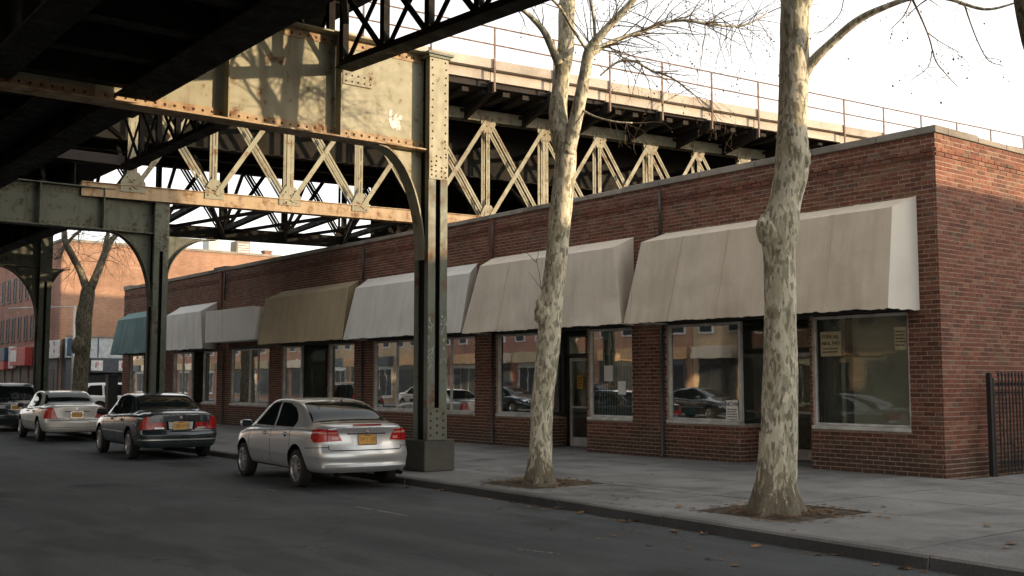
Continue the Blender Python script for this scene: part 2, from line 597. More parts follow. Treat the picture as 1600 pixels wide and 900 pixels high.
A = dict(
    asphalt=mat_asphalt(),
    ground=plain('far_ground', (.07, .068, .062), .9, 0, .2),
    walk=mat_concrete('pavement_concrete', (.165, .166, .158), (.26, .26, .25), .9, True),
    joint=plain('joint_dirt', (.045, .042, .037), .95, 0, .1),
    kerb=mat_concrete('kerb_stone', (.13, .128, .12), (.21, .205, .195), .8),
    kerbface=mat_concrete('dark_kerb_face', (.045, .046, .047), (.075, .075, .075), .7),  # street side of the kerb, darker than its top
    plinth=mat_concrete('plinth_concrete', (.075, .075, .062), (.12, .115, .095), .8),
    brick=mat_brick(), shadebrick=mat_brick('shade_darkened_brick', .70),  # street front uses the same brick darkened, its shade put into the colour
    mortar=plain('mortar', (.36, .275, .215), .95, 0, .1, .25, 12),
    coping=mat_concrete('coping_stone', (.20, .18, .15), (.33, .295, .25), .8),
    farbrick=mat_farbrick('orange_brick', (.33, .185, .12), (.39, .225, .148), (.39, .285, .21)),
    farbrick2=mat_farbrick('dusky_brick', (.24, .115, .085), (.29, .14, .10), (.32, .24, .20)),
    tanbrick=mat_farbrick('tan_brick', (.42, .30, .18), (.46, .34, .21), (.42, .36, .28)),
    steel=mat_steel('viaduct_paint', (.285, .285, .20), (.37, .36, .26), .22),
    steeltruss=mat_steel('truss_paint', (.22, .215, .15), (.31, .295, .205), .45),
    steel3=mat_steel('shaded_bent_paint', (.070, .082, .062), (.105, .115, .088), .5, .25),  # column paint darkened for the far bents, their shade put into the colour
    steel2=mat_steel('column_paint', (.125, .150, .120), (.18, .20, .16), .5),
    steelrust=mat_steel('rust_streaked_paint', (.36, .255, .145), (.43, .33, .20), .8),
    steeldk=mat_steel('shade_blackened_paint', (.014, .015, .014), (.026, .026, .022), .35, .06),  # viaduct paint taken near black, the shade under the deck put into the colour
    rust=plain('rusty_rivet', (.095, .045, .025), .85, 0, .3, .4, 20),
    deck=mat_concrete('deck_concrete', (.42, .37, .31), (.56, .50, .42), .5),
    timber=plain('deck_timber', (.025, .021, .018), .9),
    rail=plain('railing_iron', (.20, .13, .095), .7, 0, .4, .5, 5),
    cream=mat_fabric('taupe_awning', (.72, .635, .51), (.52, .43, .32), .6),
    cream2=mat_fabric('cream_awning', (.75, .675, .56), (.55, .46, .35), .55),
    white=mat_fabric('grey_white_awning', (.78, .765, .72), (.58, .55, .50), .45),
    olive=mat_fabric('olive_awning', (.46, .375, .245), (.30, .24, .15), .55),
    teal=mat_fabric('teal_awning', (.20, .31, .31), (.11, .18, .18), .8),
    signbox=mat_fabric('sign_box', (.80, .77, .72), (.68, .62, .56), .3, .6),
    sidecloth=mat_fabric('pale_awning_end', (.72, .69, .61), (.66, .61, .54), .3),
    alu=plain('window_frame', (.58, .57, .54), .45, .2, .5, .3, 3),
    dkframe=plain('dark_frame', (.045, .045, .042), .5),
    glass=mat_glass(),
    farglass=plain('far_glass', (.030, .034, .038), .45, 0, .12),
    room=plain('shop_wall', (.48, .46, .39), .9),
    backing=plain('curtain_backing', (.46, .45, .37), .9, 0, .2, .2, 1.5),
    room2=plain('shop_partition', (.30, .28, .235), .9),
    floor=plain('shop_floor', (.26, .235, .20), .6),
    blind=plain('blind_slat', (.62, .66, .62), .7),
    paper=plain('paper', (.86, .85, .80), .8, 0, .2, .08),
    paperold=plain('old_paper', (.46, .40, .25), .8, 0, .2, .15),
    ink=plain('ink', (.05, .045, .04), .7),
    card=plain('cardboard', (.55, .34, .18), .85),
    tealbox=plain('teal_cloth', (.06, .45, .52), .7),
    yellow=plain('yellow_print', (.55, .33, .06), .6),
    pink=plain('pink_print', (.50, .16, .17), .6, 0, .3, .5, 14),
    white_p=plain('white_plastic', (.62, .62, .60), .5, 0, .5, .12),
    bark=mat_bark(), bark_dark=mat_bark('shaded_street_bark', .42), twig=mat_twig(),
    dirt=plain('pit_soil', (.105, .085, .062), .95, 0, .1, .5, 7),
    leaf=plain('dry_leaf', (.30, .165, .07), .8, 0, .2, .5, 13),
    leaf2=plain('brown_leaf', (.17, .10, .05), .85, 0, .2, .5, 13),
    iron=plain('black_iron', (.012, .013, .015), .45, 0, .5),
    silver=mat_carpaint('silver_paint', (.58, .60, .60), .6, .31),
    navy=mat_carpaint('dark_green_paint', (.018, .030, .034), .2, .25),
    whitecar=mat_carpaint('pearl_paint', (.58, .56, .51), .3, .35),
    bluecar=mat_carpaint('blue_black_paint', (.012, .017, .026), .2, .25),
    whitepaint=mat_carpaint('white_paint', (.74, .74, .72), 0, .3),
    carglass=plain('car_glass', (.010, .014, .014), .05, 0, .22),
    tyre=plain('tyre_rubber', (.018, .018, .018), .85),
    under=plain('wheel_well', (.008, .008, .008), .95, 0, .1),
    seam=plain('panel_gap', (.012, .012, .012), .9, 0, .1),
    alloy=plain('alloy', (.55, .55, .54), .3, .8, .5, .1),
    chrome=plain('chrome', (.6, .6, .6), .15, 1.0, .5, .05),
    red=plain('lamp_red', (.40, .012, .012), .12, 0, .7),
    lamp_pink=plain('lamp_clear', (.60, .26, .20), .12, 0, .7),
    plate=plain('plate_amber', (.66, .36, .07), .45),
    platetxt=plain('plate_ink', (.20, .11, .04), .6),
    signred=plain('sign_red', (.40, .05, .045), .5),
    signblue=plain('sign_blue', (.03, .07, .12), .5),
    signwhite=plain('sign_white', (.66, .66, .66), .5),
    signgrey=plain('fascia_grey', (.46, .51, .52), .6),
    signdark=plain('sign_dark', (.065, .075, .09), .6),
    purple=plain('sign_purple', (.22, .16, .22), .6),
    polegrey=plain('pole_grey', (.42, .42, .40), .5, .3),
    mark=plain('worn_road_paint', (.22, .22, .20), .8, 0, .3, .5, 30),
    tag_w=plain('chalky_paint', (.45, .50, .46), .7, 0, .3, .5, 20),
)

# ------------------------------------------------------------------ setting: ground, road, pavement, kerb
g = M()
g.box(-900, 900, -900, 900, -.6, -.05)
g.build('ground', A['ground'], kind='structure')
g = M()
rx = [-4.75, 0, 4, 8, 10.6]
g.add([(-4.8, -60, 0), (11.4, -60, 0), (11.4, 200, 0), (-4.8, 200, 0)], [(0, 1, 2, 3)])
g.add([(11.4, 53.4, 0), (120, 53.4, 0), (120, 62.6, 0), (11.4, 62.6, 0)], [(0, 1, 2, 3)])
g.add([(11.4, -60, 0), (120, -60, 0), (120, 3.0, 0), (11.4, 3.0, 0)], [(0, 1, 2, 3)])
road = g.build('road', A['asphalt'], kind='structure')

KP = [(9.12, 2.0), (9.40, 4.8), (9.60, 7.6), (9.80, 9.9), (10.0, 11.9), (10.2, 16.2), (10.36, 20.0), (10.5, 25.0), (10.75, 35), (11.0, 53.0)]


def kx(y):
    for (xa, ya), (xb, yb) in zip(KP, KP[1:]):
        if y <= yb:
            return xa + (xb - xa) * (y - ya) / (yb - ya)
    return KP[-1][0]


ZS = .13
FX = 17.16           # street face of the shop row
YC = 10.08           # near corner of the shop row
YE = 51.6            # far end
g = M()
g.add([(kx(2) + .02, 3.0, ZS - .012)] + [(x + .02, y, ZS - .012) for x, y in KP if y > 3] + [(FX + .2, 53.0, ZS - .012), (FX + .2, YC - .1, ZS - .012), (60, YC - .1, ZS - .012), (60, 3.0, ZS - .012)], [tuple(range(len(KP) + 4))])
walk = g.build('pavement', A['joint'], kind='structure')
PITS = [(10.42, 12.02, 8.08, 9.62), (10.55, 12.05, 12.98, 14.35)]
slab_me = {}
xs_edges = [None, 12.05, 13.75, 15.45, FX + .02]
yy = 3.0
row = 0
while yy < 52.6:
    y1 = yy + 1.55
    # snap the rows that border a tree pit
    for c in range(4):
        xa0 = xs_edges[c]
        cells = [(yy, y1)]
        if c == 0:
            for (px0, px1, py0, py1) in PITS:
                nc = []
                for (a, b) in cells:
                    if b <= py0 or a >= py1:
                        nc.append((a, b))
                    else:
                        if a < py0 - .05:
                            nc.append((a, py0))
                        if b > py1 + .05:
                            nc.append((py1, b))
                        # narrow strip between kerb and pit
                cells = nc
        for (a, b) in cells:
            gx = .009
            dz = random.uniform(-.004, .003)
            tl = random.uniform(-.003, .003)
            if c == 0:
                xl0, xl1 = kx(a) + .17, kx(b) + .17
            else:
                xl0 = xl1 = xa0
            xr = xs_edges[c + 1]
            j = [random.uniform(-.003, .003) for _ in range(4)]
            top = [(xl0 + gx, a + gx + j[0], ZS + dz - tl), (xr - gx, a + gx + j[1], ZS + dz + tl), (xr - gx, b - gx + j[2], ZS + dz + tl), (xl1 + gx, b - gx + j[3], ZS + dz - tl)]
            m_ = M()
            m_.prism([(p[0], p[1], ZS - .05) for p in top], (0, 0, .05))
            for k in range(4):
                m_.v[4 + k] = top[k]
            m_.build('paving_slab', A['walk'], walk)
    yy = y1
    row += 1
# slabs beside the gable wall, up to the iron fence
for i in range(5):
    for k in range(4):
        x0 = FX + .02 + i * 1.6
        y0 = 3.0 + k * 1.7
        M().box(x0 + .005, x0 + 1.595, y0 + .005, min(y0 + 1.695, YC - .06), ZS - .05, ZS + random.uniform(-.003, .004)).build('paving_slab', A['walk'], walk)
# strips left between pits and kerb
for (px0, px1, py0, py1) in PITS:
    M().prism([(kx(py0) + .175, py0 + .004, ZS - .05), (px0, py0 + .004, ZS - .05), (px0, py1 - .004, ZS - .05), (kx(py1) + .175, py1 - .004, ZS - .05)], (0, 0, .049)).build('paving_slab', A['walk'], walk)

kerb = bpy.data.objects.new('kerb', None)
COL.objects.link(kerb)
kerb['kind'] = 'structure'
yk = 2.2
while yk < 53:
    y1 = min(yk + random.uniform(1.7, 2.3), 53)
    ga = .006
    za = ZS + random.uniform(-.002, .006)
    zb = ZS + random.uniform(-.002, .006)
    o_ = random.uniform(-.008, .008)
    x0, x1 = kx(yk) + o_, kx(y1) + o_
    m_ = M()
    pa = [(x0 - .03, yk + ga, -.08), (x0, yk + ga, za - .025), (x0 + .025, yk + ga, za), (x0 + .165, yk + ga, za + .002), (x0 + .165, yk + ga, -.08)]
    pb = [(x1 - .03, y1 - ga, -.08), (x1, y1 - ga, zb - .025), (x1 + .025, y1 - ga, zb), (x1 + .165, y1 - ga, zb + .002), (x1 + .165, y1 - ga, -.08)]
    m_.add(pa + pb, [(0, 1, 2, 3, 4), (9, 8, 7, 6, 5)] + [(i, 5 + i, 5 + (i + 1) % 5, (i + 1) % 5) for i in range(5)])
    m_.m[2] = 1
    m_.build('kerb_stone', [A['kerb'], A['kerbface']], kerb)
    yk = y1
# return kerb round the near end (side street) and the far pavement
g = M()
g.box(11.5, 60, 2.85, 3.0, -.08, ZS)
g.box(-4.95, -4.8, -60, 200, -.08, ZS)
g.box(11.4, 11.55, 62.6, 200, -.08, ZS)
g.box(11.55, 120, 62.45, 62.6, -.08, ZS)
g.build('kerb_edge', A['kerb'], kerb)
g = M()
g.box(-12, -4.95, -60, 200, -.1, ZS)
g.box(11.55, 120, 62.6, 200, -.1, ZS)
g.box(FX + .2, 60, 50.0, 53.2, -.1, ZS - .01)
g.build('far_pavement', A['walk'], kind='structure')

# worn paint ticks and scraps on the asphalt
for (xa, ya, xb, yb, wd) in [(8.02, 17.3, 7.92, 16.2, .06), (7.84, 13.6, 7.84, 12.25, .07), (7.2, 9.1, 7.35, 8.6, .05)]:
    d = Vector((xb - xa, yb - ya, 0))
    s_ = Vector((d.y, -d.x, 0)).normalized() * wd / 2
    m_ = M()
    n_ = 14
    for k in range(n_):
        if random.random() < .25:
            continue
        p = Vector((xa, ya, .004)) + d * (k / n_)
        q = Vector((xa, ya, .004)) + d * ((k + .95) / n_)
        m_.add([p - s_ * random.uniform(.5, 1), q - s_ * random.uniform(.5, 1), q + s_ * random.uniform(.5, 1), p + s_ * random.uniform(.5, 1)], [(0, 1, 2, 3)])
    m_.build('painted_mark', A['mark'], road)

# ------------------------------------------------------------------ shop row
shop = thing('shop_building', 'long single storey dark red brick shop row with stone coping and seven awnings', 'building', (FX, YC, 0))
ZT = 6.05


def courses(u0, u1, z0, z1, holes, bl=.213, gap=.012, ch=.0665, pitch=.08, zbase=.13):
    out = []
    k0 = int(math.floor((z0 - zbase) / pitch + .001))
    k = max(0, k0)
    while True:
        za = zbase + k * pitch
        zb = za + ch
        if zb > z1 + .004:
            break
        if za < z0 - .03:
            k += 1
            continue
        zm = (za + zb) / 2
        iv = [(u0, u1)]
        for (h0, h1, hz0, hz1) in holes:
            if hz0 < zm < hz1:
                nv = []
                for a, b in iv:
                    if h1 <= a or h0 >= b:
                        nv.append((a, b))
                    else:
                        if h0 > a:
                            nv.append((a, h0))
                        if h1 < b:
                            nv.append((h1, b))
                iv = nv
        st = bl + gap
        sh = (k % 2) * st / 2 + (.03 if k % 6 == 5 else 0)
        for a, b in iv:
            i = math.floor((a - sh) / st) - 1
            while True:
                p = sh + i * st
                if p > b:
                    break
                q = p + bl
                pa, qb = max(p, a), min(q, b)
                if qb - pa > .035:
                    out.append((pa, qb, za, zb))
                i += 1
        k += 1
    return out


def emit_bricks(mm, bricks, O, U, N, proud=.006, jit=.003):
    O, U, N = Vector(O), Vector(U), Vector(N)
    for (a, b, za, zb) in bricks:
        d = proud + random.uniform(-jit, jit)
        jz = random.uniform(-.002, .002)
        t = random.uniform(-.0015, .0015)
        v = []
        for (uu, z_, dd) in ((a, za + jz, 0), (b, za + jz + t, 0), (b, zb + jz + t, 0), (a, zb + jz, 0)):
            v.append(O + U * uu + N * (-.004) + Vector((0, 0, z_)))
        for (uu, z_, ex) in ((a + .002, za + jz + .002, d), (b - .002, za + jz + .002 + t, d + t), (b - .002, zb + jz - .002 + t, d + t), (a + .002, zb + jz - .002, d)):
            v.append(O + U * uu + N * ex + Vector((0, 0, z_)))
        mm.add(v, [(4, 5, 6, 7), (0, 1, 5, 4), (1, 2, 6, 5), (2, 3, 7, 6), (3, 0, 4, 7)])


WB, WT = .95, 2.98       # sill and head of the shop windows
# (y0, y1) openings in the street wall, full height from floor (recess) or from sill (window)
WINS = [(10.69, 12.72), (14.5, 16.5), (17.56, 19.02), (20.9, 22.58), (23.53, 28.78), (29.95, 31.6), (33.6, 34.97), (35.98, 39.3), (40.6, 42.05), (43.25, 45.2), (46.75, 48.55), (48.75, 50.65)]
RECS = [(12.78, 14.5, 1.35), (19.08, 20.9, .95), (31.66, 33.6, 1.2), (42.05, 43.25, 1.1)]
holes = [(a, b, WB - .07, 3.10) for a, b in WINS] + [(a, b, 0, 3.10) for a, b, d in RECS]
# mortar body of the street wall: piers, bulkheads, upper wall
TH = .32
mw = M()
ys = sorted(set([YC, YE] + [v for a, b in WINS for v in (a, b)] + [v for r_ in RECS for v in r_[:2]]))
for a, b in zip(ys, ys[1:]):
    mid = (a + b) / 2
    if any(r_[0] < mid < r_[1] for r_ in RECS):
        continue
    if any(q[0] < mid < q[1] for q in WINS):
        mw.box(FX, FX + TH, a, b, 0, WB - .07)
    else:
        mw.box(FX, FX + TH, a, b, 0, 3.10)
mw.box(FX, FX + TH, YC, YE, 3.10, ZT)
fw = mw.build('front_wall', A['mortar'], shop)
mw = M()
mw.box(FX + TH, FX + 26, YC, YC + .32, 0, ZT)
sw = mw.build('side_wall', A['mortar'], shop)
mw = M()
mw.box(FX + TH, FX + 26, YE - .32, YE, 0, ZT - .2)
mw.box(FX + 25.7, FX + 26, YC + .32, YE - .32, 0, ZT - .3)
mw.build('rear_wall', A['brick'], shop)
M().box(FX + TH, FX + 25.7, YC + .32, YE - .32, 5.2, 5.35).build('roof', A['timber'], shop)

bm_ = M()
awn_holes = [(10.6, 16.3, 3.2, 4.75), (17.6, 22.5, 3.2, 4.75), (23.6, 28.9, 3.2, 4.65), (29.9, 34.8, 3.2, 4.7), (35.6, 39.3, 3.3, 4.2), (40.9, 44.2, 3.2, 4.65), (46.8, 50.6, 3.2, 4.65)]
fb = courses(YC - .004, YE, .13, ZT, holes + awn_holes)
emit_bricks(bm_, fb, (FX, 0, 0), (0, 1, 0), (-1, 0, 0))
# corbelled band under the coping
emit_bricks(bm_, courses(YC + .005, YE, 5.66, 5.80, []), (FX, 0, 0), (0, 1, 0), (-1, 0, 0), .026)
# returns of the recesses
for a, b, d in RECS:
    pass
emit_bricks(bm_, courses(0.0, 1.3, .13, WB - .08, []), (FX, 14.5, 0), (1, 0, 0), (0, -1, 0), .008)
emit_bricks(bm_, courses(0.0, .95, .13, WB - .08, []), (FX, 20.9, 0), (1, 0, 0), (0, -1, 0), .008)
emit_bricks(bm_, courses(0.0, 1.2, .13, WB - .08, []), (FX, 33.6, 0), (1, 0, 0), (0, -1, 0), .008)
bm_.build('brick_course', A['shadebrick'], fw, kind='stuff')

sb = courses(FX - .0055, FX + 9.0, .13, ZT, [])
camp = Vector((0, 0, CAMH))
full = [b for b in sb if b[1] - b[0] > .2]
full.sort(key=lambda b: (Vector(((b[0] + b[1]) / 2, YC, (b[2] + b[3]) / 2)) - camp).length)
chosen = full[:300]
cs = set(chosen)
bm_ = M()
emit_bricks(bm_, [b for b in sb if b not in cs], (0, YC, 0), (1, 0, 0), (0, -1, 0))
emit_bricks(bm_, courses(FX + .005, FX + 9, 5.66, 5.80, []), (0, YC, 0), (1, 0, 0), (0, -1, 0), .026)
bm_.build('brick_course', A['brick'], sw, kind='stuff')
bmes = []
for k in range(6):
    q = M()
    emit_bricks(q, [(-.106, .106, -.0325, .0325)], (0, 0, 0), (1, 0, 0), (0, -1, 0))
    me = bpy.data.meshes.new('brick')
    me.from_pydata(q.v, [], q.f)
    me.materials.append(A['brick'])
    bmes.append(me)
wl = wloc(sw)
for b in chosen:
    o = link('brick', random.choice(bmes), sw)
    o.location = Vector(((b[0] + b[1]) / 2, YC, (b[2] + b[3]) / 2)) - wl
# coping stones
yq = YC - .06
i = 0
while yq < YE:
    y1 = min(yq + random.uniform(1.1, 1.5), YE + .04)
    zt = ZT + .13 + random.uniform(-.004, .004) - (.02 if 16.7 < yq < 30 else 0)
    if any(abs(yq - p) < .65 for p in (40.3, 46.4)) or y1 > YE:
        zt += .07
    M().box(FX - .05, FX + TH + .04, yq + .006, y1 - .006, ZT, zt).build('coping_stone', A['coping'], fw, bevel=.012)
    yq = y1
xq = FX + TH + .045
while xq < FX + 12:
    x1 = xq + random.uniform(1.0, 1.4)
    zt = ZT + (.13 if xq < FX + .4 else .10) + random.uniform(-.004, .004)
    M().box(xq + .006, x1 - .006, YC - .05, YC + .36, ZT, zt).build('coping_stone', A['coping'], sw, bevel=.012)
    xq = x1
# thin pilaster strips and rain pipes
for y in (22.75, 40.35, 46.5):
    M().box(FX - .045, FX - .002, y - .12, y + .12, 4.6, ZT - .02).build('pilaster', A['shadebrick'], fw)
for y in (16.58, 22.66, 29.35, 39.85):
    M().tube([(FX - .07, y, ZT - .1), (FX - .07, y, 4.9)], .035, 8).build('rain_pipe', A['dkframe'], fw, smooth=True)
    M().tube([(FX - .07, y, 3.05), (FX - .07, y, .2), (FX - .16, y, .14)], .035, 8).build('rain_pipe', A['dkframe'], fw, smooth=True)

# rooms behind the glass
rm = M()
z0, z1 = .14, 3.25
rm.box(FX + 5.0, FX + 5.1, YC + .32, YE - .32, z0, z1)
rm.box(FX + TH, FX + 5.0, YC + .32, YE - .32, z1, z1 + .06)
rm.build('shop_interior_wall', A['room'], shop)
rm = M()
rm.box(FX + TH, FX + 5.0, YC + .32, YE - .32, .06, .14)
rm.build('shop_floor', A['floor'], shop)
for y in (17.0, 23.05, 29.4, 35.5, 39.95, 45.9):
    M().box(FX + TH, FX + 5.0, y - .05, y + .05, z0, z1).build('partition', A['room2'], shop)
M().box(FX + .42, FX + .45, 10.5, 12.12, .5, 2.95).build('window_backing', A['backing'], shop)
M().box(FX + .42, FX + .45, 12.30, 12.38, .5, 2.95).build('window_backing', A['backing'], shop)
M().box(FX + .55, FX + .58, 23.5, 24.75, .5, 2.95).build('window_backing', A['backing'], shop)
M().box(FX + .9, FX + .93, 26.4, 28.8, .5, 2.5).build('window_backing', A['backing'], shop)
M().box(FX + 1.1, FX + 1.13, 36.2, 39.2, .5, 2.3).build('window_backing', A['backing'], shop)
# lintels
for a, b in [(10.69, 16.5), (17.56, 22.58), (23.53, 28.78), (29.95, 34.97), (35.98, 39.3), (40.6, 45.2), (46.75, 50.65)]:
    M().box(FX - .02, FX + .18, a - .04, b + .04, 3.0, 3.10).build('lintel', A['dkframe'], fw, bevel=.008)


def shop_window(p0, p1, inward, nm='shop_window', mull=(), zb=WB, zt=WT, fr=.055, par=None, sill=True, mat='alu'):
    """framed plate glass from p0 to p1 (plan points); inward = unit vector into the shop"""
    p0, p1, inn = Vector((*p0, 0)), Vector((*p1, 0)), Vector((*inward, 0))
    t = (p1 - p0).normalized()
    L = (p1 - p0).length
    base = p0 + inn * .09
    f_ = M()

    def bar(a0, a1, b0, b1, dep=.045, mm=f_):
        c = base + t * ((a0 + a1) / 2) + Vector((0, 0, (b0 + b1) / 2))
        mm.obox(c, t * ((a1 - a0) / 2), inn * dep, Vector((0, 0, (b1 - b0) / 2)))
    bar(0, fr, zb, zt)
    bar(L - fr, L, zb, zt)
    bar(fr, L - fr, zt - fr, zt)
    bar(fr, L - fr, zb, zb + fr * .8)
    o = f_.build(nm, A[mat], par or fw, bevel=.006)
    for u in mull:
        q = M()
        bar(u - .022, u + .022, zb + fr * .8 + .002, zt - fr - .002, .04, q)
        q.build('mullion', A[mat], o)
    us = [fr * .5] + list(mull) + [L - fr * .5]
    for a, b in zip(us, us[1:]):
        q = M()
        bar(a, b, zb + .02, zt - .02, .005, q)
        q.build('pane', A['glass'], o)
    if sill:
        q = M()
        c = p0 + t * (L / 2) + inn * .06 + Vector((0, 0, zb - .038))
        q.obox(c, t * (L / 2 - .002), inn * .10, Vector((0, 0, .034)))
        q.build('sill', A['alu'], o, bevel=.008)
    return o


E_ = (1, 0)
shop_window((FX, 10.69), (FX, 12.74), E_)
shop_window((FX, 14.5), (FX, 16.5), E_)
shop_window((FX, 17.56), (FX, 19.05), E_)
shop_window((FX, 20.9), (FX, 22.58), E_)
shop_window((FX, 23.53), (FX, 28.78), E_, mull=(1.2, 2.7, 4.0))
shop_window((FX, 29.95), (FX, 31.62), E_)
shop_window((FX, 33.6), (FX, 34.97), E_)
shop_window((FX, 35.98), (FX, 39.3), E_, mull=(1.05, 1.75))
shop_window((FX, 40.6), (FX, 42.05), E_)
shop_window((FX, 43.25), (FX, 45.2), E_, mull=(1.0,))
shop_window((FX, 46.75), (FX, 48.55), E_)
shop_window((FX, 48.75), (FX, 50.65), E_)
for (a, b, d) in RECS:
    # side lights going into the recess (the far one faces the camera), with bulkheads
    for (y, s_) in ((b, 1), (a, -1)):
        q = M()
        q.box(FX + TH + .002, FX + d, y if s_ > 0 else y - .1, y + .1 if s_ > 0 else y, 0, WB - .075)
        q.build('bulkhead', A['mortar'] if s_ > 0 else A['brick'], fw)
        shop_window((FX + .17, y), (FX + d, y), (0, s_), par=fw, sill=False, nm='side_light', mat='dkframe')
    M().box(FX + .1, FX + d + .3, a + .002, b - .002, 3.02, 3.09).build('soffit', A['dkframe'], fw)
    M().box(FX - .02, FX + d + .35, a, b, .05, .15).build('threshold', A['kerb'], fw)
    # door at the back
    yd1 = b - .12
    yd0 = max(a + .06, yd1 - .95)
    dx = FX + d
    q = M()
    for (ya, yb, za, zb) in ((yd0, yd0 + .07, .16, 2.35), (yd1 - .07, yd1, .16, 2.35), (yd0 + .07, yd1 - .07, .16, .38), (yd0 + .07, yd1 - .07, 2.27, 2.35), (yd0 + .07, yd1 - .07, 1.10, 1.15)):
        q.box(dx, dx + .05, ya, yb, za, zb)
    o = q.build('door', A['alu'], fw, bevel=.005)
    M().box(dx + .02, dx + .03, yd0 + .05, yd1 - .05, .36, 2.29).build('pane', A['glass'], o)
    q = M()
    q.tube([(dx, yd0 + .11, .95), (dx - .06, yd0 + .11, .97), (dx - .06, yd0 + .11, 1.33), (dx, yd0 + .11, 1.35)], .012, 8)
    q.build('handle', A['chrome'], o, smooth=True)
    q = M()
    q.box(dx, dx + .05, yd0, yd1, 2.36, 2.42)
    q.box(dx, dx + .05, a + .002, yd0 - .002, 2.36, 2.42)
    q.build('transom', A['dkframe'], fw)
    if yd0 - a > .15:
        M().box(dx, dx + .06, a, yd0 - .005, .15, WB).build('bulkhead', A['room2'], fw)
        shop_window((dx - .06, a), (dx - .06, yd0 - .005), E_, zb=WB, zt=2.35, par=fw, sill=False, nm='side_light', mat='dkframe')
    shop_window((dx - .06, a), (dx - .06, b), E_, zb=2.42, zt=3.0, par=fw, sill=False, nm='transom_light', mat='dkframe')

# things in the windows
t = thing('vertical_blind', 'pale vertical slat blind behind the glass right of the shop door with notices', 'blind', (FX + .26, 17.6, WB))
y = 17.62
while y < 18.98:
    M().obox((FX + .28, y, 1.68), (.012, .035, 0), (.002, -.0007, 0), (0, 0, .70)).build('slat', A['blind'], t)
    y += .088
M().box(FX + .24, FX + .32, 17.6, 19.0, 2.38, 2.43).build('head_rail', A['alu'], t)


def paper(y, z, wd, ht, mat, label, lines=4, x=FX + .078, big=None, ink='ink', tilt=0.0, bars=()):
    t = thing('paper_notice', label, 'notice', (x, y, z))
    q = M()
    c, s_ = math.cos(tilt), math.sin(tilt)
    nb = 5
    for k in range(nb):
        a, b = -wd / 2 + wd * k / nb, -wd / 2 + wd * (k + 1) / nb
        ca, cb = .004 * math.sin(k * 1.7), .004 * math.sin((k + 1) * 1.7)
        pts = []
        for (u, z_, cv) in ((a, -ht / 2, ca), (b, -ht / 2, cb), (b, ht / 2, cb), (a, ht / 2, ca)):
            pts.append((x - .002 + cv, y + u * c - z_ * s_, z + u * s_ + z_ * c))
        q.add([(p[0] - .0015, p[1], p[2]) for p in pts] + [(p[0] + .0015, p[1], p[2]) for p in pts], [(3, 2, 1, 0), (4, 5, 6, 7), (0, 1, 5, 4), (2, 3, 7, 6)])
    q.build('sheet', A[mat], t)
    for zz in bars:
        q = M()
        u = -wd * .38
        while u < wd * .30:
            l_ = random.uniform(.02, .07)
            q.box(x - .0135, x - .0115, y - min(u + l_, wd * .4), y - u, z + zz - .010, z + zz + .010)
            u += l_ + .014
        q.build('print_line', A[ink], t, kind='stuff')
    if big:
        for j, (s, sz, zz) in enumerate(big):
            text('lettering', s, sz, (x - .012, y, z + zz), (0, -1, 0), (0, 0, 1), A[ink], t, .003)
    return t


paper(17.98, 1.62, .26, .30, 'paper', 'lower white paper notice taped inside the blinded shop window')
paper(18.42, 1.95, .30, .36, 'paper', 'upper white paper notice taped inside the blinded shop window')
paper(14.76, 1.15, .32, .46, 'paper', 'white flyer with heavy black heading standing low in the window beside the recess', big=[('NOW', .13, .15), ], bars=(.05, .0, -.05, -.10, -.15))
paper(12.35, 2.46, .46, .46, 'paperold', 'yellowed hand written card in the upper corner of the end shop window', big=[('ITEN NL', .10, .13), ('NUL NO', .10, .01)], bars=(-.09, -.15))
paper(10.90, 2.52, .24, .40, 'paperold', 'narrow yellowed slip in the top corner of the end shop window by the building corner', bars=(.12, .06, 0, -.06, -.12))
paper(20.40, 1.75, .24, .34, 'yellow', 'small amber notice on the glass of the recessed shop door', bars=(.09, .03, -.03, -.09), x=FX + .95 + .012)


def carton(y, z, x, sx, sy, sz, mat, label, cat='box', rz=0.0):
    t = thing('carton', label, cat, (x, y, z))
    c, s_ = math.cos(rz), math.sin(rz)
    q = M()
    q.obox((x, y, z + sz / 2), (sx / 2 * c, sx / 2 * s_, 0), (-sy / 2 * s_, sy / 2 * c, 0), (0, 0, sz / 2))
    q.build('body', A[mat], t, bevel=.006)
    q = M()
    q.obox((x, y + .0, z + sz + .004), (sx / 2 * c, sx / 2 * s_, 0), (-sy * .06 * s_, sy * .06 * c, 0), (0, 0, .003))
    q.build('lid_tape', A['paperold'], t)
    return t


SH = M().box(FX + .15, FX + .95, 14.55, 16.45, WB - .10, WB - .04)
SH.build('display_shelf', A['room2'], shop)
M().box(FX + .19, FX + .8, 20.95, 22.55, WB - .10, WB - .04).build('display_shelf', A['room2'], shop)
carton(15.50, WB - .04, FX + .37, .42, .44, .28, 'card', 'brown cardboard carton on the display shelf behind the glass', rz=.1)
t = thing('cloth_bundle', 'teal cloth bundle on a small yellow box in the shop window', 'bundle', (FX + .36, 16.12, WB - .04))
M().box(FX + .24, FX + .48, 15.98, 16.26, WB - .04, WB + .06).build('base_box', A['yellow'], t, bevel=.005)
q = M()
q.lathe([(.10, .0), (.15, .05), (.14, .11), (.08, .16), (.02, .17)], (FX + .36, 16.12, WB + .062), (0, 0, 1), 10)
q.build('bundle', A['tealbox'], t, smooth=True)
t = thing('crumpled_bag', 'crumpled off white paper bag beside the carton in the shop window', 'bag', (FX + .34, 15.12, WB - .04))
q = M()
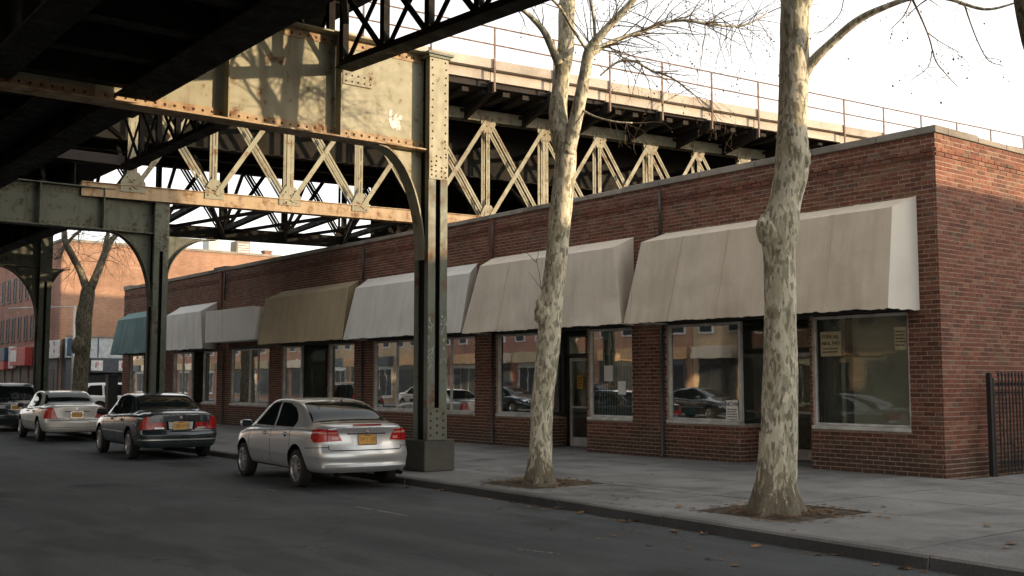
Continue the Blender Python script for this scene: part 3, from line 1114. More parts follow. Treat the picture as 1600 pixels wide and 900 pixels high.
for k in range(7):
    z_ = k / 6
    q.v += [(FX + .34 + .13 * math.cos(a) * (1 + .3 * hz((a * 2, k, 3))), 15.12 + .2 * math.sin(a) * (1 + .3 * hz((a * 2, k, 9))), WB - .04 + .2 * z_ + .03 * hz((a * 3, k, 1))) for a in [2 * math.pi * i / 12 for i in range(12)]]
q.f = [(k * 12 + i, k * 12 + (i + 1) % 12, (k + 1) * 12 + (i + 1) % 12, (k + 1) * 12 + i) for k in range(6) for i in range(12)] + [tuple(range(72, 84))]
q.m = [0] * len(q.f)
q.build('paper_shell', A['paper'], t)
for (y, wd, ht, mt, lb) in ((22.15, .14, .26, 'yellow', 'slim amber packet standing at the left of the cluttered shop window'), (21.93, .16, .24, 'white_p', 'white printed packet beside the amber packet in the cluttered window'), (22.38, .16, .16, 'tealbox', 'low blue packet in the left corner of the cluttered shop window')):
    carton(y, WB - .04, FX + .34, .12, wd, ht, mt, lb, 'packet')
t = thing('hanging_garment', 'pink and grey clothes hanging behind the glass of the cluttered shop window', 'clothes', (FX + .5, 21.35, 1.0))
for k, (y, z_, wd, ht, mt) in enumerate(((21.55, 1.5, .34, .8, 'pink'), (21.3, 1.35, .3, .9, 'white_p'), (21.08, 1.55, .26, .8, 'pink'), (21.45, 1.15, .5, .4, 'blind'))):
    q = M()
    n_ = 8
    for j in range(n_ + 1):
        u = -wd / 2 + wd * j / n_
        for zz, sp in ((-ht / 2, 1.25), (0, 1.0), (ht / 2, .55)):
            q.v.append((FX + .48 + .05 * k + .03 * math.sin(j * 2.1 + k), y + u * sp, z_ + zz))
    for j in range(n_):
        for r_ in range(2):
            a = j * 3 + r_
            q.f.append((a, a + 3, a + 4, a + 1))
    q.m = [0] * len(q.f)
    o = q.build('garment', A[mt], t, smooth=True)
    so = o.modifiers.new('thick', 'SOLIDIFY')
    so.thickness = .012

# ------------------------------------------------------------------ awnings


def awning(e0, e1, zt, zf, zb, of, ob, mat, label, sidemat=None, seams=4, scal=.035, seed=0):
    """e0, e1: (at the wall, at the front top, at the front bottom) along the street, near and far end"""
    t = thing('awning', label, 'awning', (FX, (e0[0] + e1[0]) / 2, zb), 'awnings along the shop row')
    sidemat = sidemat or mat
    W0 = FX - .016
    LN = e1[1] - e0[1]
    ny = max(24, int(LN / .08))
    nv = 14

    def wob(u, v):
        y = u * LN
        a = (.006 + .045 * v ** 3) * hz((seed, y * 1.6, v * 2.2)) + .034 * v ** 4 * hz((seed, y * 5, v * 3)) + .018 * v * hz((seed + 7, y * 3.2 + v * 3.5, v * 5)) + .012 * hz((seed + 3, y * 1.1 - v * 1.8, v * 2.5))
        k = u * seams
        dist = abs(k - round(k)) * LN / seams
        return a + (.010 if dist < .03 else 0) - .03 * v * (1 - v) * (1 - math.exp(-dist * 3))

    def solid(q, nm, mt):
        q.m = [0] * len(q.f)
        o = q.build(nm, A[mt], t, smooth=True)
        s_ = o.modifiers.new('thick', 'SOLIDIFY')
        s_.thickness = .008
        s_ = o.modifiers.new('crisp', 'EDGE_SPLIT')
        s_.split_angle = R(35)

    def lerp(a, b, k):
        return a + (b - a) * k
    q = M()
    for j in range(ny + 1):
        u = j / ny
        en = min(1.0, min(u, 1 - u) * LN / .12)
        for i in range(nv + 1):
            v = i / nv
            y = lerp(lerp(e0[1], e0[2], v), lerp(e1[1], e1[2], v), u)
            x = W0 - (of + (ob - of) * v) - wob(u, v) * en
            z = zf + (zb - zf) * v
            if i == nv:
                z -= scal * abs(math.sin(math.pi * u * LN / .22 + 1.5 * hz((u * LN, seed, 4)))) * .45 + .030 * hz((u * LN * 2.2, seed, 0)) + .016 * hz((u * LN * 7, seed, 0))
            q.v.append((x, y, z))
    q.f = [(j * (nv + 1) + i, (j + 1) * (nv + 1) + i, (j + 1) * (nv + 1) + i + 1, j * (nv + 1) + i + 1) for j in range(ny) for i in range(nv)]
    solid(q, 'front_panel', mat)
    q = M()
    n2 = 6
    for j in range(ny + 1):
        u = j / ny
        en = min(1.0, min(u, 1 - u) * LN / .12)
        for i in range(n2 + 1):
            v = i / n2
            y = lerp(lerp(e0[0], e0[1], v), lerp(e1[0], e1[1], v), u)
            x = W0 - of * v - (wob(u, 0) * en if i == n2 else 0)
            z = zt + (zf - zt) * v - .045 * math.sin(math.pi * v) * (.6 + .6 * hz((seed + 4, u * LN * 1.1, 0))) + (.008 if abs((u * seams) % 1) < .02 else 0)
            q.v.append((x, y, z))
    q.f = [(j * (n2 + 1) + i, (j + 1) * (n2 + 1) + i, (j + 1) * (n2 + 1) + i + 1, j * (n2 + 1) + i + 1) for j in range(ny) for i in range(n2)]
    solid(q, 'top_panel', mat)
    for e, sg in ((e0, -1), (e1, 1)):
        q = M()
        nn = 10
        for i in range(nn + 1):
            v = i / nn
            for k in range(7):
                h = k / 6
                x = W0 - (of + (ob - of) * v) * h
                z = lerp(lerp(zt, zf, h), zb, v)
                y = lerp(e[0], lerp(e[1], e[2], v), h)
                b_ = .04 * v ** 2 * math.sin(h * 7 + seed) + .03 * hz((h * 3, v * 3, seed))
                if i == nn:
                    z -= scal * abs(math.sin(h * 9)) * .6
                q.v.append((x, y + sg * b_ * math.sin(math.pi * h), z))
        q.f = [(i * 7 + k, i * 7 + k + 1, (i + 1) * 7 + k + 1, (i + 1) * 7 + k) for i in range(nn) for k in range(6)]
        solid(q, 'side_panel', sidemat)
    for k in range(1, seams):
        u = k / seams
        q = M()
        for i in range(nv + 1):
            v = i / nv
            for d in (-.011, .011):
                uu = u + d / LN
                q.v.append((W0 - (of + (ob - of) * v) - wob(uu, v) - .007, lerp(lerp(e0[1], e0[2], v), lerp(e1[1], e1[2], v), uu), zf + (zb - zf) * v))
        q.f = [(i * 2, i * 2 + 2, i * 2 + 3, i * 2 + 1) for i in range(nv)]
        solid(q, 'seam_tape', mat)
    y0, y1 = e0[2], e1[2]
    q = M()
    q.tube([(W0 - ob + .10, y0 + .05, zb + .03), (W0 - ob + .10, y1 - .05, zb + .03)], .016, 6)
    for y in (max(y0, e0[0]) + .06, (y0 + y1) / 2, min(y1, e1[0]) - .06):
        q.tube([(W0 - ob + .10, y, zb + .03), (W0 - .01, y, zb + .03)], .014, 6)
    q.build('support_frame', A['iron'], t)
    return t


awning((10.45, 10.44, 10.45), (16.46, 16.45, 16.81), 4.98, 4.72, 3.0, .76, .96, 'cream', 'wide taupe cloth awning with pale open end nearest the building corner', 'sidecloth', 5, .04, 1)
awning((17.46, 17.34, 16.88), (22.70, 22.28, 22.76), 5.0, 4.70, 3.0, .74, .96, 'cream2', 'creamy cloth awning over the shop with paper notices, behind the slim tree', None, 4, .03, 2)
awning((23.40, 22.74, 22.84), (29.10, 28.58, 28.92), 4.92, 4.56, 3.03, .74, .96, 'white', 'greyish white cloth awning crossed by the nearest steel column', None, 4, .02, 3)
awning((29.70, 29.08, 29.0), (35.0, 34.77, 34.86), 4.92, 4.62, 3.04, .74, .96, 'olive', 'olive tan cloth awning between the white sign box and the grey white awning', None, 3, .02, 4)
awning((40.63, 40.5, 39.72), (44.5, 44.1, 43.59), 4.88, 4.48, 3.03, .74, .96, 'white', 'short grey white cloth awning beside the second steel column', None, 5, .02, 5)
awning((46.5, 46.2, 45.65), (50.9, 50.06, 50.36), 4.92, 4.55, 3.0, .76, .98, 'teal', 'faded teal pleated awning at the far end of the shop row', None, 14, .03, 6)
t = thing('sign_box', 'blank off white box sign between the olive awning and the short white awning', 'sign', (FX, 37.4, 3.2))
M().box(FX - .95, FX - .92, 35.25, 39.55, 3.22, 4.40).build('face_panel', A['signbox'], t, bevel=.01)
M().box(FX - .918, FX - .016, 35.27, 39.53, 3.24, 4.38).build('case', A['white'], t)
M().box(FX - .955, FX - .951, 37.94, 37.97, 3.24, 4.38).build('panel_joint', A['cream'], t)

# ------------------------------------------------------------------ elevated railway along the street


def rivrow(mm, p, q, n, nrm, r=.024):
    p, q = Vector(p), Vector(q)
    for k in range(n):
        mm.rivet(p + (q - p) * ((k + .5) / n), nrm, r * random.uniform(.85, 1.15), .015)


CX0, CX1 = 11.02, 11.45


def column(Y, label, zt=7.95, knee_r=False, plates=True, X0=CX0, X1=CX1, tags=False, pm='steel3'):
    t = thing('steel_column', label, 'column', ((X0 + X1) / 2, Y + .25, ZS), 'steel columns of the elevated railway')
    D = .46
    q = M()
    q.prism([(X0 - .05, Y, ZS), (X0 + .62, Y, ZS), (X0 + .62, Y + .75, ZS), (X0 - .05, Y + .75, ZS)], (0, 0, .57))
    q.build('plinth', A['plinth'], t, bevel=.025)
    zb = .70
    q = M()
    q.box(X0 + .05, X1 - .05, Y + .14, Y + D - .1, zb, zt - .05)
    q.build('core', A['steeldk'], t)
    for (xa, xb) in ((X0, X0 + .165), (X1 - .165, X1)):
        q = M()
        q.box(xa, xb, Y, Y + .03, zb, zt - .1)
        if xa == X0:
            q.box(X0, X0 + .03, Y + .032, Y + .12, zb, zt - .1)
        else:
            q.box(X1 - .03, X1, Y + .032, Y + .12, zb, zt - .1)
        q.build('face_angle', A[pm], t, bevel=.006)
    q = M()
    q.box(X0, X0 + .03, Y + D - .12, Y + D, zb, zt - .1)
    q.box(X1 - .03, X1, Y + D - .12, Y + D, zb, zt - .1)
    q.box(X0 + .03, X1 - .03, Y + D - .03, Y + D, zb, zt - .1)
    q.build('rear_channel', A[pm], t)
    # batten plates: foot and head
    for (za, zc) in ((zb, 1.28), (5.50, zt - .12)):
        q = M()
        q.box(X0 + .004, X1 - .004, Y - .016, Y - .001, za, zc)
        q.build('batten_plate', A['steel' if za > 3 and tags else pm], t)
        q = M()
        if za > 3:
            z_ = za + .06
            while z_ < zc - .03:
                dense = z_ < za + .55
                for u in ((.06, .16, .27, .37) if dense else (.07, .36)):
                    if dense and random.random() < .25:
                        continue
                    q.rivet((X0 + u + random.uniform(-.012, .012), Y - .016, z_ + random.uniform(-.02, .02)), (0, -1, 0), .021)
                z_ += .09 if dense else .15
        else:
            for k in range(4):
                for u in (.07, .21, .35):
                    q.rivet((X0 + u, Y - .016, za + .09 + k * .13 + .04 * (u == .21)), (0, -1, 0), .026)
        q.build('rivets', A['rust'], t, kind='stuff')
    q = M()
    q.box(X0 - .07, X1 + .07, Y - .09, Y + D + .06, zt - .10, zt - .05)
    q.box(X0 - .03, X1 + .03, Y - .05, Y + D + .03, zt - .15, zt - .102)
    q.build('cap_plate', A[pm], t, bevel=.006)
    if tags:
        q = M()
        rr = random.Random(5)
        for k in range(34):
            x = X0 + rr.choice([.02, .28]) + rr.random() * .11
            z_ = 2.1 + rr.random() ** 1.3 * .95
            pts = [Vector((x, Y - .0025, z_))]
            for j in range(4):
                pts.append(pts[-1] + Vector((rr.uniform(-.03, .03), 0, rr.uniform(-.05, .05))))
            for p in pts:
                p.x = max(X0 + .006, min(X1 - .006, p.x))
                if X0 + .16 < p.x < X1 - .17:
                    p.x = X0 + .158 if p.x < X0 + .21 else X1 - .158
            for a, b in zip(pts, pts[1:]):
                if (b - a).length > .008 and not (a.x < X0 + .17 < b.x or b.x < X0 + .17 < a.x):
                    q.beam(a, b, .009, .002, (0, 0, 1) if abs((b - a).x) > abs((b - a).z) else (1, 0, 0))
        q.build('scrawled_paint', A['tag_w'], t, kind='stuff')
    return t


def knee(mm, rm, Y, xc, z0, z1, span, dirn, th=.03, flw=.30):
    """curved bracket: from the girder soffit (z1) at xc+dirn*span down to the column face xc at z0"""
    n = 16
    arc = []
    for k in range(n + 1):
        a = math.pi / 2 * k / n
        x = xc + dirn * span * (1 - math.sin(a)) if False else xc + dirn * span * (1 - math.sin(a) ** 1.0)
        z = z1 - (z1 - z0) * (1 - math.cos(a))
        arc.append((x, z))
    # arc: starts at girder end (a=0: x=xc+dirn*span, z=z1) ... ends at column (a=90: x=xc, z=z0)
    poly = [(x, Y, z) for x, z in arc] + [(xc, Y, z1)]
    if dirn < 0:
        poly = poly[::-1]
    mm.prism(poly, (0, th, 0))
    for (xa, za), (xb, zb_) in zip(arc, arc[1:]):
        mm.beam((xa, Y + th / 2, za), (xb, Y + th / 2, zb_), flw, .03, (0, 1, 0))
    for k in range(1, n * 2):
        f = k / (n * 2)
        a = math.pi / 2 * f
        x = xc + dirn * span * (1 - math.sin(a))
        z = z1 - (z1 - z0) * (1 - math.cos(a))
        nx, nz = dirn * -math.sin(0), 0
        rm.rivet((x + (-dirn) * .06 * math.sin(a + .3), Y, z + .07 * math.cos(a * .8)), (0, -1, 0), .02)


def cross_girder(Y, xa, xb, zb, zt, label, stiff, arms, mat='steel', tags=False):
    t = thing('cross_girder', label, 'girder', ((xa + xb) / 2, Y, zb), 'riveted cross girders over the street')
    yw = Y + .25
    q = M()
    q.box(xa, xb, yw, yw + .03, zb, zt)
    q.build('web_plate', A[mat], t)
    q = M()
    q.box(xa, xb, yw - .22, yw + .20, zb - .03, zb)
    q.build('bottom_flange', A['steelrust' if mat == 'steel' else mat], t, bevel=.004)
    q = M()
    q.box(xa, xb, yw - .22, yw + .20, zt, zt + .03)
    q.build('top_flange', A[mat], t, bevel=.004)
    q = M()
    q.box(xa, xb, yw - .018, yw - .001, zb + .001, zb + .17)
    q.box(xa, xb, yw - .018, yw - .001, zt - .17, zt - .001)
    q.build('flange_angle', A['steelrust' if mat == 'steel' else mat], t)
    rv = M()
    for zz in (zb + .10, zt - .10):
        rivrow(rv, (xa, yw - .018, zz), (xb, yw - .018, zz), int((xb - xa) / .155), (0, -1, 0))
    for x in stiff:
        q = M()
        q.box(x - .012, x + .012, yw - .22, yw - .019, zb + .002, zt - .002)
        q.build('stiffener', A[mat], t)
        rivrow(rv, (x + .07, yw - .002, zb + .2), (x + .07, yw - .002, zt - .2), int((zt - zb) / .16), (0, -1, 0), .02)
        M().box(x + .014, x + .12, yw - .012, yw - .0012, zb + .172, zt - .172).build('stiffener_angle', A[mat], t)
        rivrow(rv, (x + .07, yw - .012, zb + .2), (x + .07, yw - .012, zt - .2), int((zt - zb) / .16), (0, -1, 0), .02)
    rv.build('rivets', A['rust'], t, kind='stuff')
    for (xc, span, z0, dr, fl) in arms:
        q, rv = M(), M()
        knee(q, rv, yw, xc, z0, zb - .032, span, dr, .03, fl)
        o = q.build('knee_bracket', A[mat], t)
        rv.build('rivets', A['rust'], o, kind='stuff')
    return t


YB1, YB2, YB3, YB0 = 16.58, 30.74, 42.63, 2.4
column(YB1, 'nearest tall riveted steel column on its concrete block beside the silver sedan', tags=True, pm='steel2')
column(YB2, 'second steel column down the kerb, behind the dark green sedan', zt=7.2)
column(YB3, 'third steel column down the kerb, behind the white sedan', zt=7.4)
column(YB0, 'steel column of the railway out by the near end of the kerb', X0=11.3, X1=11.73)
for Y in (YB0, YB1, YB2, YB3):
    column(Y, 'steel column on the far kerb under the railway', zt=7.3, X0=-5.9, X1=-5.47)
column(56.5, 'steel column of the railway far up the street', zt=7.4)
g1 = cross_girder(YB1, -5.5, CX0 + .04, 6.06, 7.88, 'deep sunlit plate girder meeting the nearest steel column', (9.20, 7.12, 5.0, 2.9, .8, -1.5), [(CX0, 1.0, 4.0, -1, .30), (-5.47, 1.0, 4.0, 1, .3)])
M().box(9.33, 9.95, YB1 + .215, YB1 + .231, 7.05, 7.3).build('splice_plate', A['steel'], g1)
q = M()
for k in range(5):
    for z_ in (7.11, 7.22):
        q.rivet((9.39 + k * .125, YB1 + .215, z_), (0, -1, 0), .02)
q.build('rivets', A['rust'], g1, kind='stuff')
q = M()
rr = random.Random(9)
for k in range(26):
    x, z_ = 10.32 + rr.random() * .22, 6.40 + rr.random() * .30
    q.add([(x + rr.uniform(-.05, .0), YB1 + .2455 - k * .0001, z_ - rr.uniform(.01, .07)), (x + rr.uniform(.01, .06), YB1 + .2455 - k * .0001, z_ - rr.uniform(.0, .05)), (x + rr.uniform(.01, .05), YB1 + .2455 - k * .0001, z_ + rr.uniform(.02, .08)), (x - rr.uniform(.0, .05), YB1 + .2455 - k * .0001, z_ + rr.uniform(.0, .06))], [(0, 1, 2, 3)])
q.build('whitewash_patch', A['white_p'], g1, kind='stuff')
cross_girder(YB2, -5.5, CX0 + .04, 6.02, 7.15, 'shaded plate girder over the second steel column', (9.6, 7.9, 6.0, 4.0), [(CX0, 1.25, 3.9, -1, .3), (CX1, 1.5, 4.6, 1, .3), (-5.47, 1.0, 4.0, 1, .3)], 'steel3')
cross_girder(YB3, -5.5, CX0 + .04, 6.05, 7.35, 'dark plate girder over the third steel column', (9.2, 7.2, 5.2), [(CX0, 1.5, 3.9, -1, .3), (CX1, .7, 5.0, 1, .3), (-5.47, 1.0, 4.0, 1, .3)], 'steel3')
cross_girder(YB0, -5.5, 11.34, 6.06, 7.88, 'plate girder of the railway spanning the street behind the viewer', (9.0, 6.0, 3.0), [], 'steel2')
cross_girder(56.5, -5.5, CX0 + .04, 6.05, 7.35, 'plate girder of the railway far up the street', (9.2, 7.2), [(CX0, 1.5, 3.9, -1, .3)], 'steel2')


def stringer_lattice(p, q_, zb, zt, wd, label):
    """latticed track stringer from plan point p to q_"""
    t = thing('lattice_stringer', label, 'girder', (*p, zb))
    a, b = Vector((*p, 0)), Vector((*q_, 0))
    d = (b - a).normalized()
    L = (b - a).length
    s_ = Vector((d.y, -d.x, 0))
    for nm, z0_, z1_ in (('bottom_chord', zb, zb + .16), ('top_chord', zt - .16, zt)):
        m_ = M()
        m_.beam(a + Vector((0, 0, z0_ + .01)), b + Vector((0, 0, z0_ + .01)), wd, .02, s_)
        for sg in (-1, 1):
            m_.beam(a + s_ * sg * (wd / 2 - .1) + Vector((0, 0, (z0_ + z1_) / 2 + .01)), b + s_ * sg * (wd / 2 - .1) + Vector((0, 0, (z0_ + z1_) / 2 + .01)), .02, z1_ - z0_ - .021, s_)
        m_.build(nm, A['steeldk'], t)
    n = int(L / 1.1)
    for k in range(n):
        m0, m1 = a + d * (L * k / n), a + d * (L * (k + 1) / n)
        for (z0_, z1_, off) in ((zb + .1, zt - .1, -.05), (zt - .1, zb + .1, .05)):
            m_ = M()
            m_.beam(m0 + s_ * off + Vector((0, 0, z0_)), m1 + s_ * off + Vector((0, 0, z1_)), .02, .11, s_)
            m_.build('lattice_bar', A['steeldk'], t)
        m_ = M()
        m_.beam(m0 + Vector((0, 0, zb + .03)), m0 + Vector((0, 0, zt - .03)), .12, .12, s_)
        m_.build('vertical_post', A['steeldk'], t)
    return t


def stringer_plate(p, q_, zb, zt, wd, label):
    t = thing('plate_stringer', label, 'girder', (*p, zb))
    a, b = Vector((*p, 0)), Vector((*q_, 0))
    d = (b - a).normalized()
    L = (b - a).length
    s_ = Vector((d.y, -d.x, 0))
    U = Vector((0, 0, 1))
    M().beam(a + U * (zb + .015), b + U * (zb + .015), wd, .03, s_).build('bottom_flange', A['steeldk'], t)
    M().beam(a + U * (zt - .015), b + U * (zt - .015), wd, .03, s_).build('top_flange', A['steeldk'], t)
    M().beam(a + U * ((zb + zt) / 2), b + U * ((zb + zt) / 2), .03, zt - zb - .061, s_).build('web_plate', A['steeldk'], t)
    n = int(L / 1.6)
    for k in range(n):
        c = a + d * (L * (k + .5) / n) + U * ((zb + zt) / 2)
        M().obox(c, d * .012, s_ * (wd / 2 - .02), U * ((zt - zb) / 2 - .035)).build('stiffener', A['steeldk'], t)
    rv = M()
    for sg in (-1, 1):
        for k in range(int(L / .3)):
            rv.rivet(a + d * (k * .3 + .1) + s_ * sg * (wd / 2 - .07) + U * zb, (0, 0, -1), .022)
    rv.build('rivets', A['steeldk'], t, kind='stuff')
    return t


ZD = 8.75
def trough(x0, x1, ya, yb, zb, label, w0=.5, w1=.62):
    """two plate girders with cross beams and a dark plank floor between them"""
    t = thing('track_trough', label, 'trough', ((x0 + x1) / 2, ya, zb))
    for x, wd in ((x0 + w0 / 2, w0), (x1 - w1 / 2, w1)):
        M().box(x - wd / 2, x + wd / 2, ya, yb, zb, zb + .03).build('bottom_flange', A['steeldk'], t)
        M().box(x - .015, x + .015, ya, yb, zb + .031, ZD - .01).build('web_plate', A['steeldk'], t)
        q = M()
        for sg in (-1, 1):
            q.box(x + sg * .016, x + sg * .13, ya, yb, zb + .031, zb + .05) if sg > 0 else q.box(x - .13, x - .016, ya, yb, zb + .031, zb + .05)
        q.build('flange_angle', A['steeldk'], t, kind='stuff')
        rv = M()
        for u in (-wd / 2 + .07, -wd / 2 + .17, wd / 2 - .17, wd / 2 - .07):
            y = ya + .1
            while y < yb:
                rv.rivet((x + u, y, zb), (0, 0, -1), .024)
                y += .26
        rv.build('rivets', A['steeldk'], t, kind='stuff')
        y = ya + .8
        while y < yb - .3:
            M().box(x - wd / 2 + .03, x - .016, y - .012, y + .012, zb + .055, ZD - .02).build('stiffener', A['steeldk'], t)
            M().box(x + .016, x + wd / 2 - .03, y - .012, y + .012, zb + .055, ZD - .02).build('stiffener', A['steeldk'], t)
            y += 1.5
    xa, xb = x0 + w0 / 2 + .02, x1 - w1 / 2 - .02
    y = ya + .5
    while y < yb - .2:
        M().box(xa, xb, y - .015, y + .015, zb + .12, zb + .455).build('cross_beam', A['steeldk'], t)
        M().box(xa, xb, y - .13, y + .13, zb + .10, zb + .119).build('beam_flange', A['steeldk'], t)
        y += 1.45
    y = ya + .5
    while y < yb - 1.8:
        M().beam((xa, y + .05, zb + .40), (xb, y + 1.4, zb + .40), .11, .02).build('diagonal_brace', A['steeldk'], t)
        M().beam((xb, y + .05, zb + .37), (xa, y + 1.4, zb + .37), .11, .02).build('diagonal_brace', A['steeldk'], t)
        y += 1.45
    M().box(xa, xb, ya, yb, zb + .46, zb + .48).build('floor_plate', A['steeldk'], t)
    return t


stringer_lattice((9.20, 16.55), (10.25, 4.6), 7.21, ZD, .36, 'near latticed stringer running back overhead from the sunlit girder')
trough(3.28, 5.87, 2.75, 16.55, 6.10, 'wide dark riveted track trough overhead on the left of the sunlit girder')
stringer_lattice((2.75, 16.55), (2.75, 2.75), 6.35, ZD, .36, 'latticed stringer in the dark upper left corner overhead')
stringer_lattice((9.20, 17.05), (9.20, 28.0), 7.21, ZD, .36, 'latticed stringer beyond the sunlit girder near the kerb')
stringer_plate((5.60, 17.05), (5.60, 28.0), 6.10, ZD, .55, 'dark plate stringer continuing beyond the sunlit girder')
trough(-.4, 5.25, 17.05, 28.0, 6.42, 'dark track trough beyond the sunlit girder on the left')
for ya, yb, wh in ((43.1, 90, 'far up the street past the third column'), (31.2, 42.5, 'between the second and third columns')):
    for x, lane in ((8.9, 'kerb side'), (5.6, 'middle'), (2.4, 'street side')):
        stringer_plate((x, ya), (x, yb), 6.15, 7.9, .5, lane + ' dark plate stringer ' + wh)
t = thing('track_deck', 'dark timber deck of the elevated railway overhead', 'railway deck', (5, 0, ZD))
q = M()
y = 2.4
while y < 28.0:
    q.box(-3.0, 10.0, y, y + .40, ZD + .003, ZD + .24)
    y += .42
q.build('crossties', A['timber'], t, kind='stuff')
M().box(-3.0, 10.0, 2.4, 28.0, ZD + .243, ZD + .30).build('walk_boards', A['timber'], t)
t = thing('track_deck', 'dark deck of the elevated railway far up the street', 'railway deck', (5, 60, 7.95))
M().box(-1, 10.2, 31.0, 95, 7.92, 8.2).build('walk_boards', A['timber'], t)
# horizontal bracing under the deck
for (ya, yb) in ((10.8, 16.3), (5, 10.5), (17.3, 22.5), (22.7, 27.9)):
    t = thing('lateral_brace', 'dark cross brace of angles under the deck, ' + {10.8: 'just before the sunlit girder', 5: 'nearest overhead', 17.3: 'just beyond the sunlit girder', 22.7: 'farthest under the deck'}[ya], 'brace', (7.5, ya, 7.9), 'bracing under the deck')
    M().beam((5.7, ya, 8.0), (9.1, yb, 8.0), .1, .1).build('angle_bar', A['steeldk'], t)
    M().beam((9.1, ya, 7.88), (5.7, yb, 7.88), .1, .1).build('angle_bar', A['steeldk'], t)

# ------------------------------------------------------------------ branch viaduct crossing behind (truss, deck, railing)
T0 = Vector((11.5, YB2, 0))
TD = Vector((math.sin(R(97.6)), math.cos(R(97.6)), 0))
TN = Vector((TD.y, -TD.x, 0))            # towards the viewer
if TN.y > 0:
    TN = -TN
UZ = Vector((0, 0, 1))


def tp(s, off, z):
    return T0 + TD * s + TN * off + UZ * z


def truss(off, label, s0, s1, mat):
    t = thing('lattice_truss', label, 'truss', tp(0, off, 6.9))
    zb0, zb1, zt0, zt1 = 6.92, 7.30, 10.58, 10.92
    dep = .34
    for nm, z0_, z1_ in (('bottom_chord', zb0, zb1), ('top_chord', zt0, zt1)):
        q = M()
        q.beam(tp(s0, off + dep / 2, (z0_ + z1_) / 2), tp(s1, off + dep / 2, (z0_ + z1_) / 2), .02, z1_ - z0_, TN)
        q.beam(tp(s0, off - dep / 2, (z0_ + z1_) / 2), tp(s1, off - dep / 2, (z0_ + z1_) / 2), .02, z1_ - z0_, TN)
        q.beam(tp(s0, off, z1_ + .011), tp(s1, off, z1_ + .011), dep + .12, .02, TN)
        q.build(nm, A['steelrust' if mat == 'steeltruss' and nm == 'bottom_chord' else mat], t)
    ss = [1.18 + 2.31 * k for k in range(-6, 17)]
    ss = [s for s in ss if s0 <= s <= s1]
    rv = M()
    for k, s in enumerate(ss):
        thick = (k % 2 == 0)
        wd = .22 if thick else .14
        q = M()
        for sg in (-1, 1):
            c = tp(s + sg * (wd / 2 - .045), off + dep / 2 + .0, (zb1 + zt0) / 2)
            q.obox(c, TD * .045, TN * .012, UZ * ((zt0 - zb1) / 2 + .1))
            c = tp(s + sg * (wd / 2 - .045), off - dep / 2, (zb1 + zt0) / 2)
            q.obox(c, TD * .045, TN * .012, UZ * ((zt0 - zb1) / 2 + .1))
        for j in range(6):
            z_ = zb1 + .3 + j * (zt0 - zb1 - .6) / 5
            q.obox(tp(s, off + dep / 2 + .013, z_), TD * (wd / 2), TN * .006, UZ * .05)
        if thick:
            q.obox(tp(s, off + dep / 2 - .005, (zb1 + zt0) / 2), TD * (wd / 2 - .04), TN * .005, UZ * ((zt0 - zb1) / 2))
        q.build('vertical_post', A[mat], t)
        for zc, up in ((zt0 - .1, 0), (zb1 + .1, 1)):
            q = M()
            hw = .34 if thick else .28
            zz = [(-hw, zc + (.28 if not up else -.28)), (hw, zc + (.28 if not up else -.28)), (hw, zc), (hw * .45, zc + (-.30 if not up else .30)), (-hw * .45, zc + (-.30 if not up else .30)), (-hw, zc)]
            pts = [tp(s + a, off + dep / 2 + .025, z_) for a, z_ in zz]
            if not up:
                pts = pts[::-1]
            q.prism(pts, TN * .015)
            q.build('gusset_plate', A[mat], t)
            for i_ in range(9):
                a, z_ = random.uniform(-hw * .8, hw * .8), zc + random.uniform(-.18, .24) * (1 if not up else -1)
                rv.rivet(tp(s + a, off + dep / 2 + .04, z_), TN, .028)
    for k, (sa, sb_) in enumerate(zip(ss, ss[1:])):
        for (za, zc, o2) in ((zb1 - .05, zt0 + .05, dep / 2 + .052), (zt0 + .05, zb1 - .05, dep / 2 - .02)):
            q = M()
            w2 = .14 if za < zc else .13
            for oo in ((o2, o2 - dep) if za > zc else (o2,)):
                if w2 > .135:
                    q.beam(tp(sa + .05, off + oo, za), tp(sb_ - .05, off + oo, zc), .025, w2, TN)
                else:
                    dz = .055
                    for e in (-dz, dz):
                        q.beam(tp(sa + .05, off + oo, za + e * 1.4), tp(sb_ - .05, off + oo, zc + e * 1.4), .025, .06, TN)
            q.build('diagonal_brace', A[mat], t)
    rv.build('rivets', A['rust'], t, kind='stuff')
    return t


truss(0, 'sunlit lattice truss carrying the branch line over the street and shop roof', -2.5, 36, 'steeltruss')
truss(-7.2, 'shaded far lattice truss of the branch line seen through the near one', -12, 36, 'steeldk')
t = thing('lateral_bracing', 'dark flat cross bracing between the lower chords of the branch line trusses', 'bracing', tp(0, -3.5, 6.9))
for k in range(-5, 15):
    s = 1.18 + 2.31 * k
    q = M()
    q.beam(tp(s, -.2, 7.0), tp(s + 2.31, -7.0, 7.0), .12, .1)
    q.beam(tp(s + 2.31, -.2, 7.12), tp(s, -7.0, 7.12), .12, .1)
    q.build('diagonal_bar', A['steeldk'], t)
    M().beam(tp(s, -.2, 7.25), tp(s, -7.0, 7.25), .2, .16).build('strut', A['steeldk'], t)
    # sway frames
    q = M()
    q.beam(tp(s, -.2, 9.9), tp(s, -7.0, 9.9), .16, .14)
    q.beam(tp(s, -.2, 7.4), tp(s, -3.6, 9.8), .1, .1)
    q.beam(tp(s, -7.0, 7.4), tp(s, -3.6, 9.8), .1, .1)
    q.build('sway_frame', A['steeldk'], t)


def zdk(s):
    return -.015 * (s - 9)


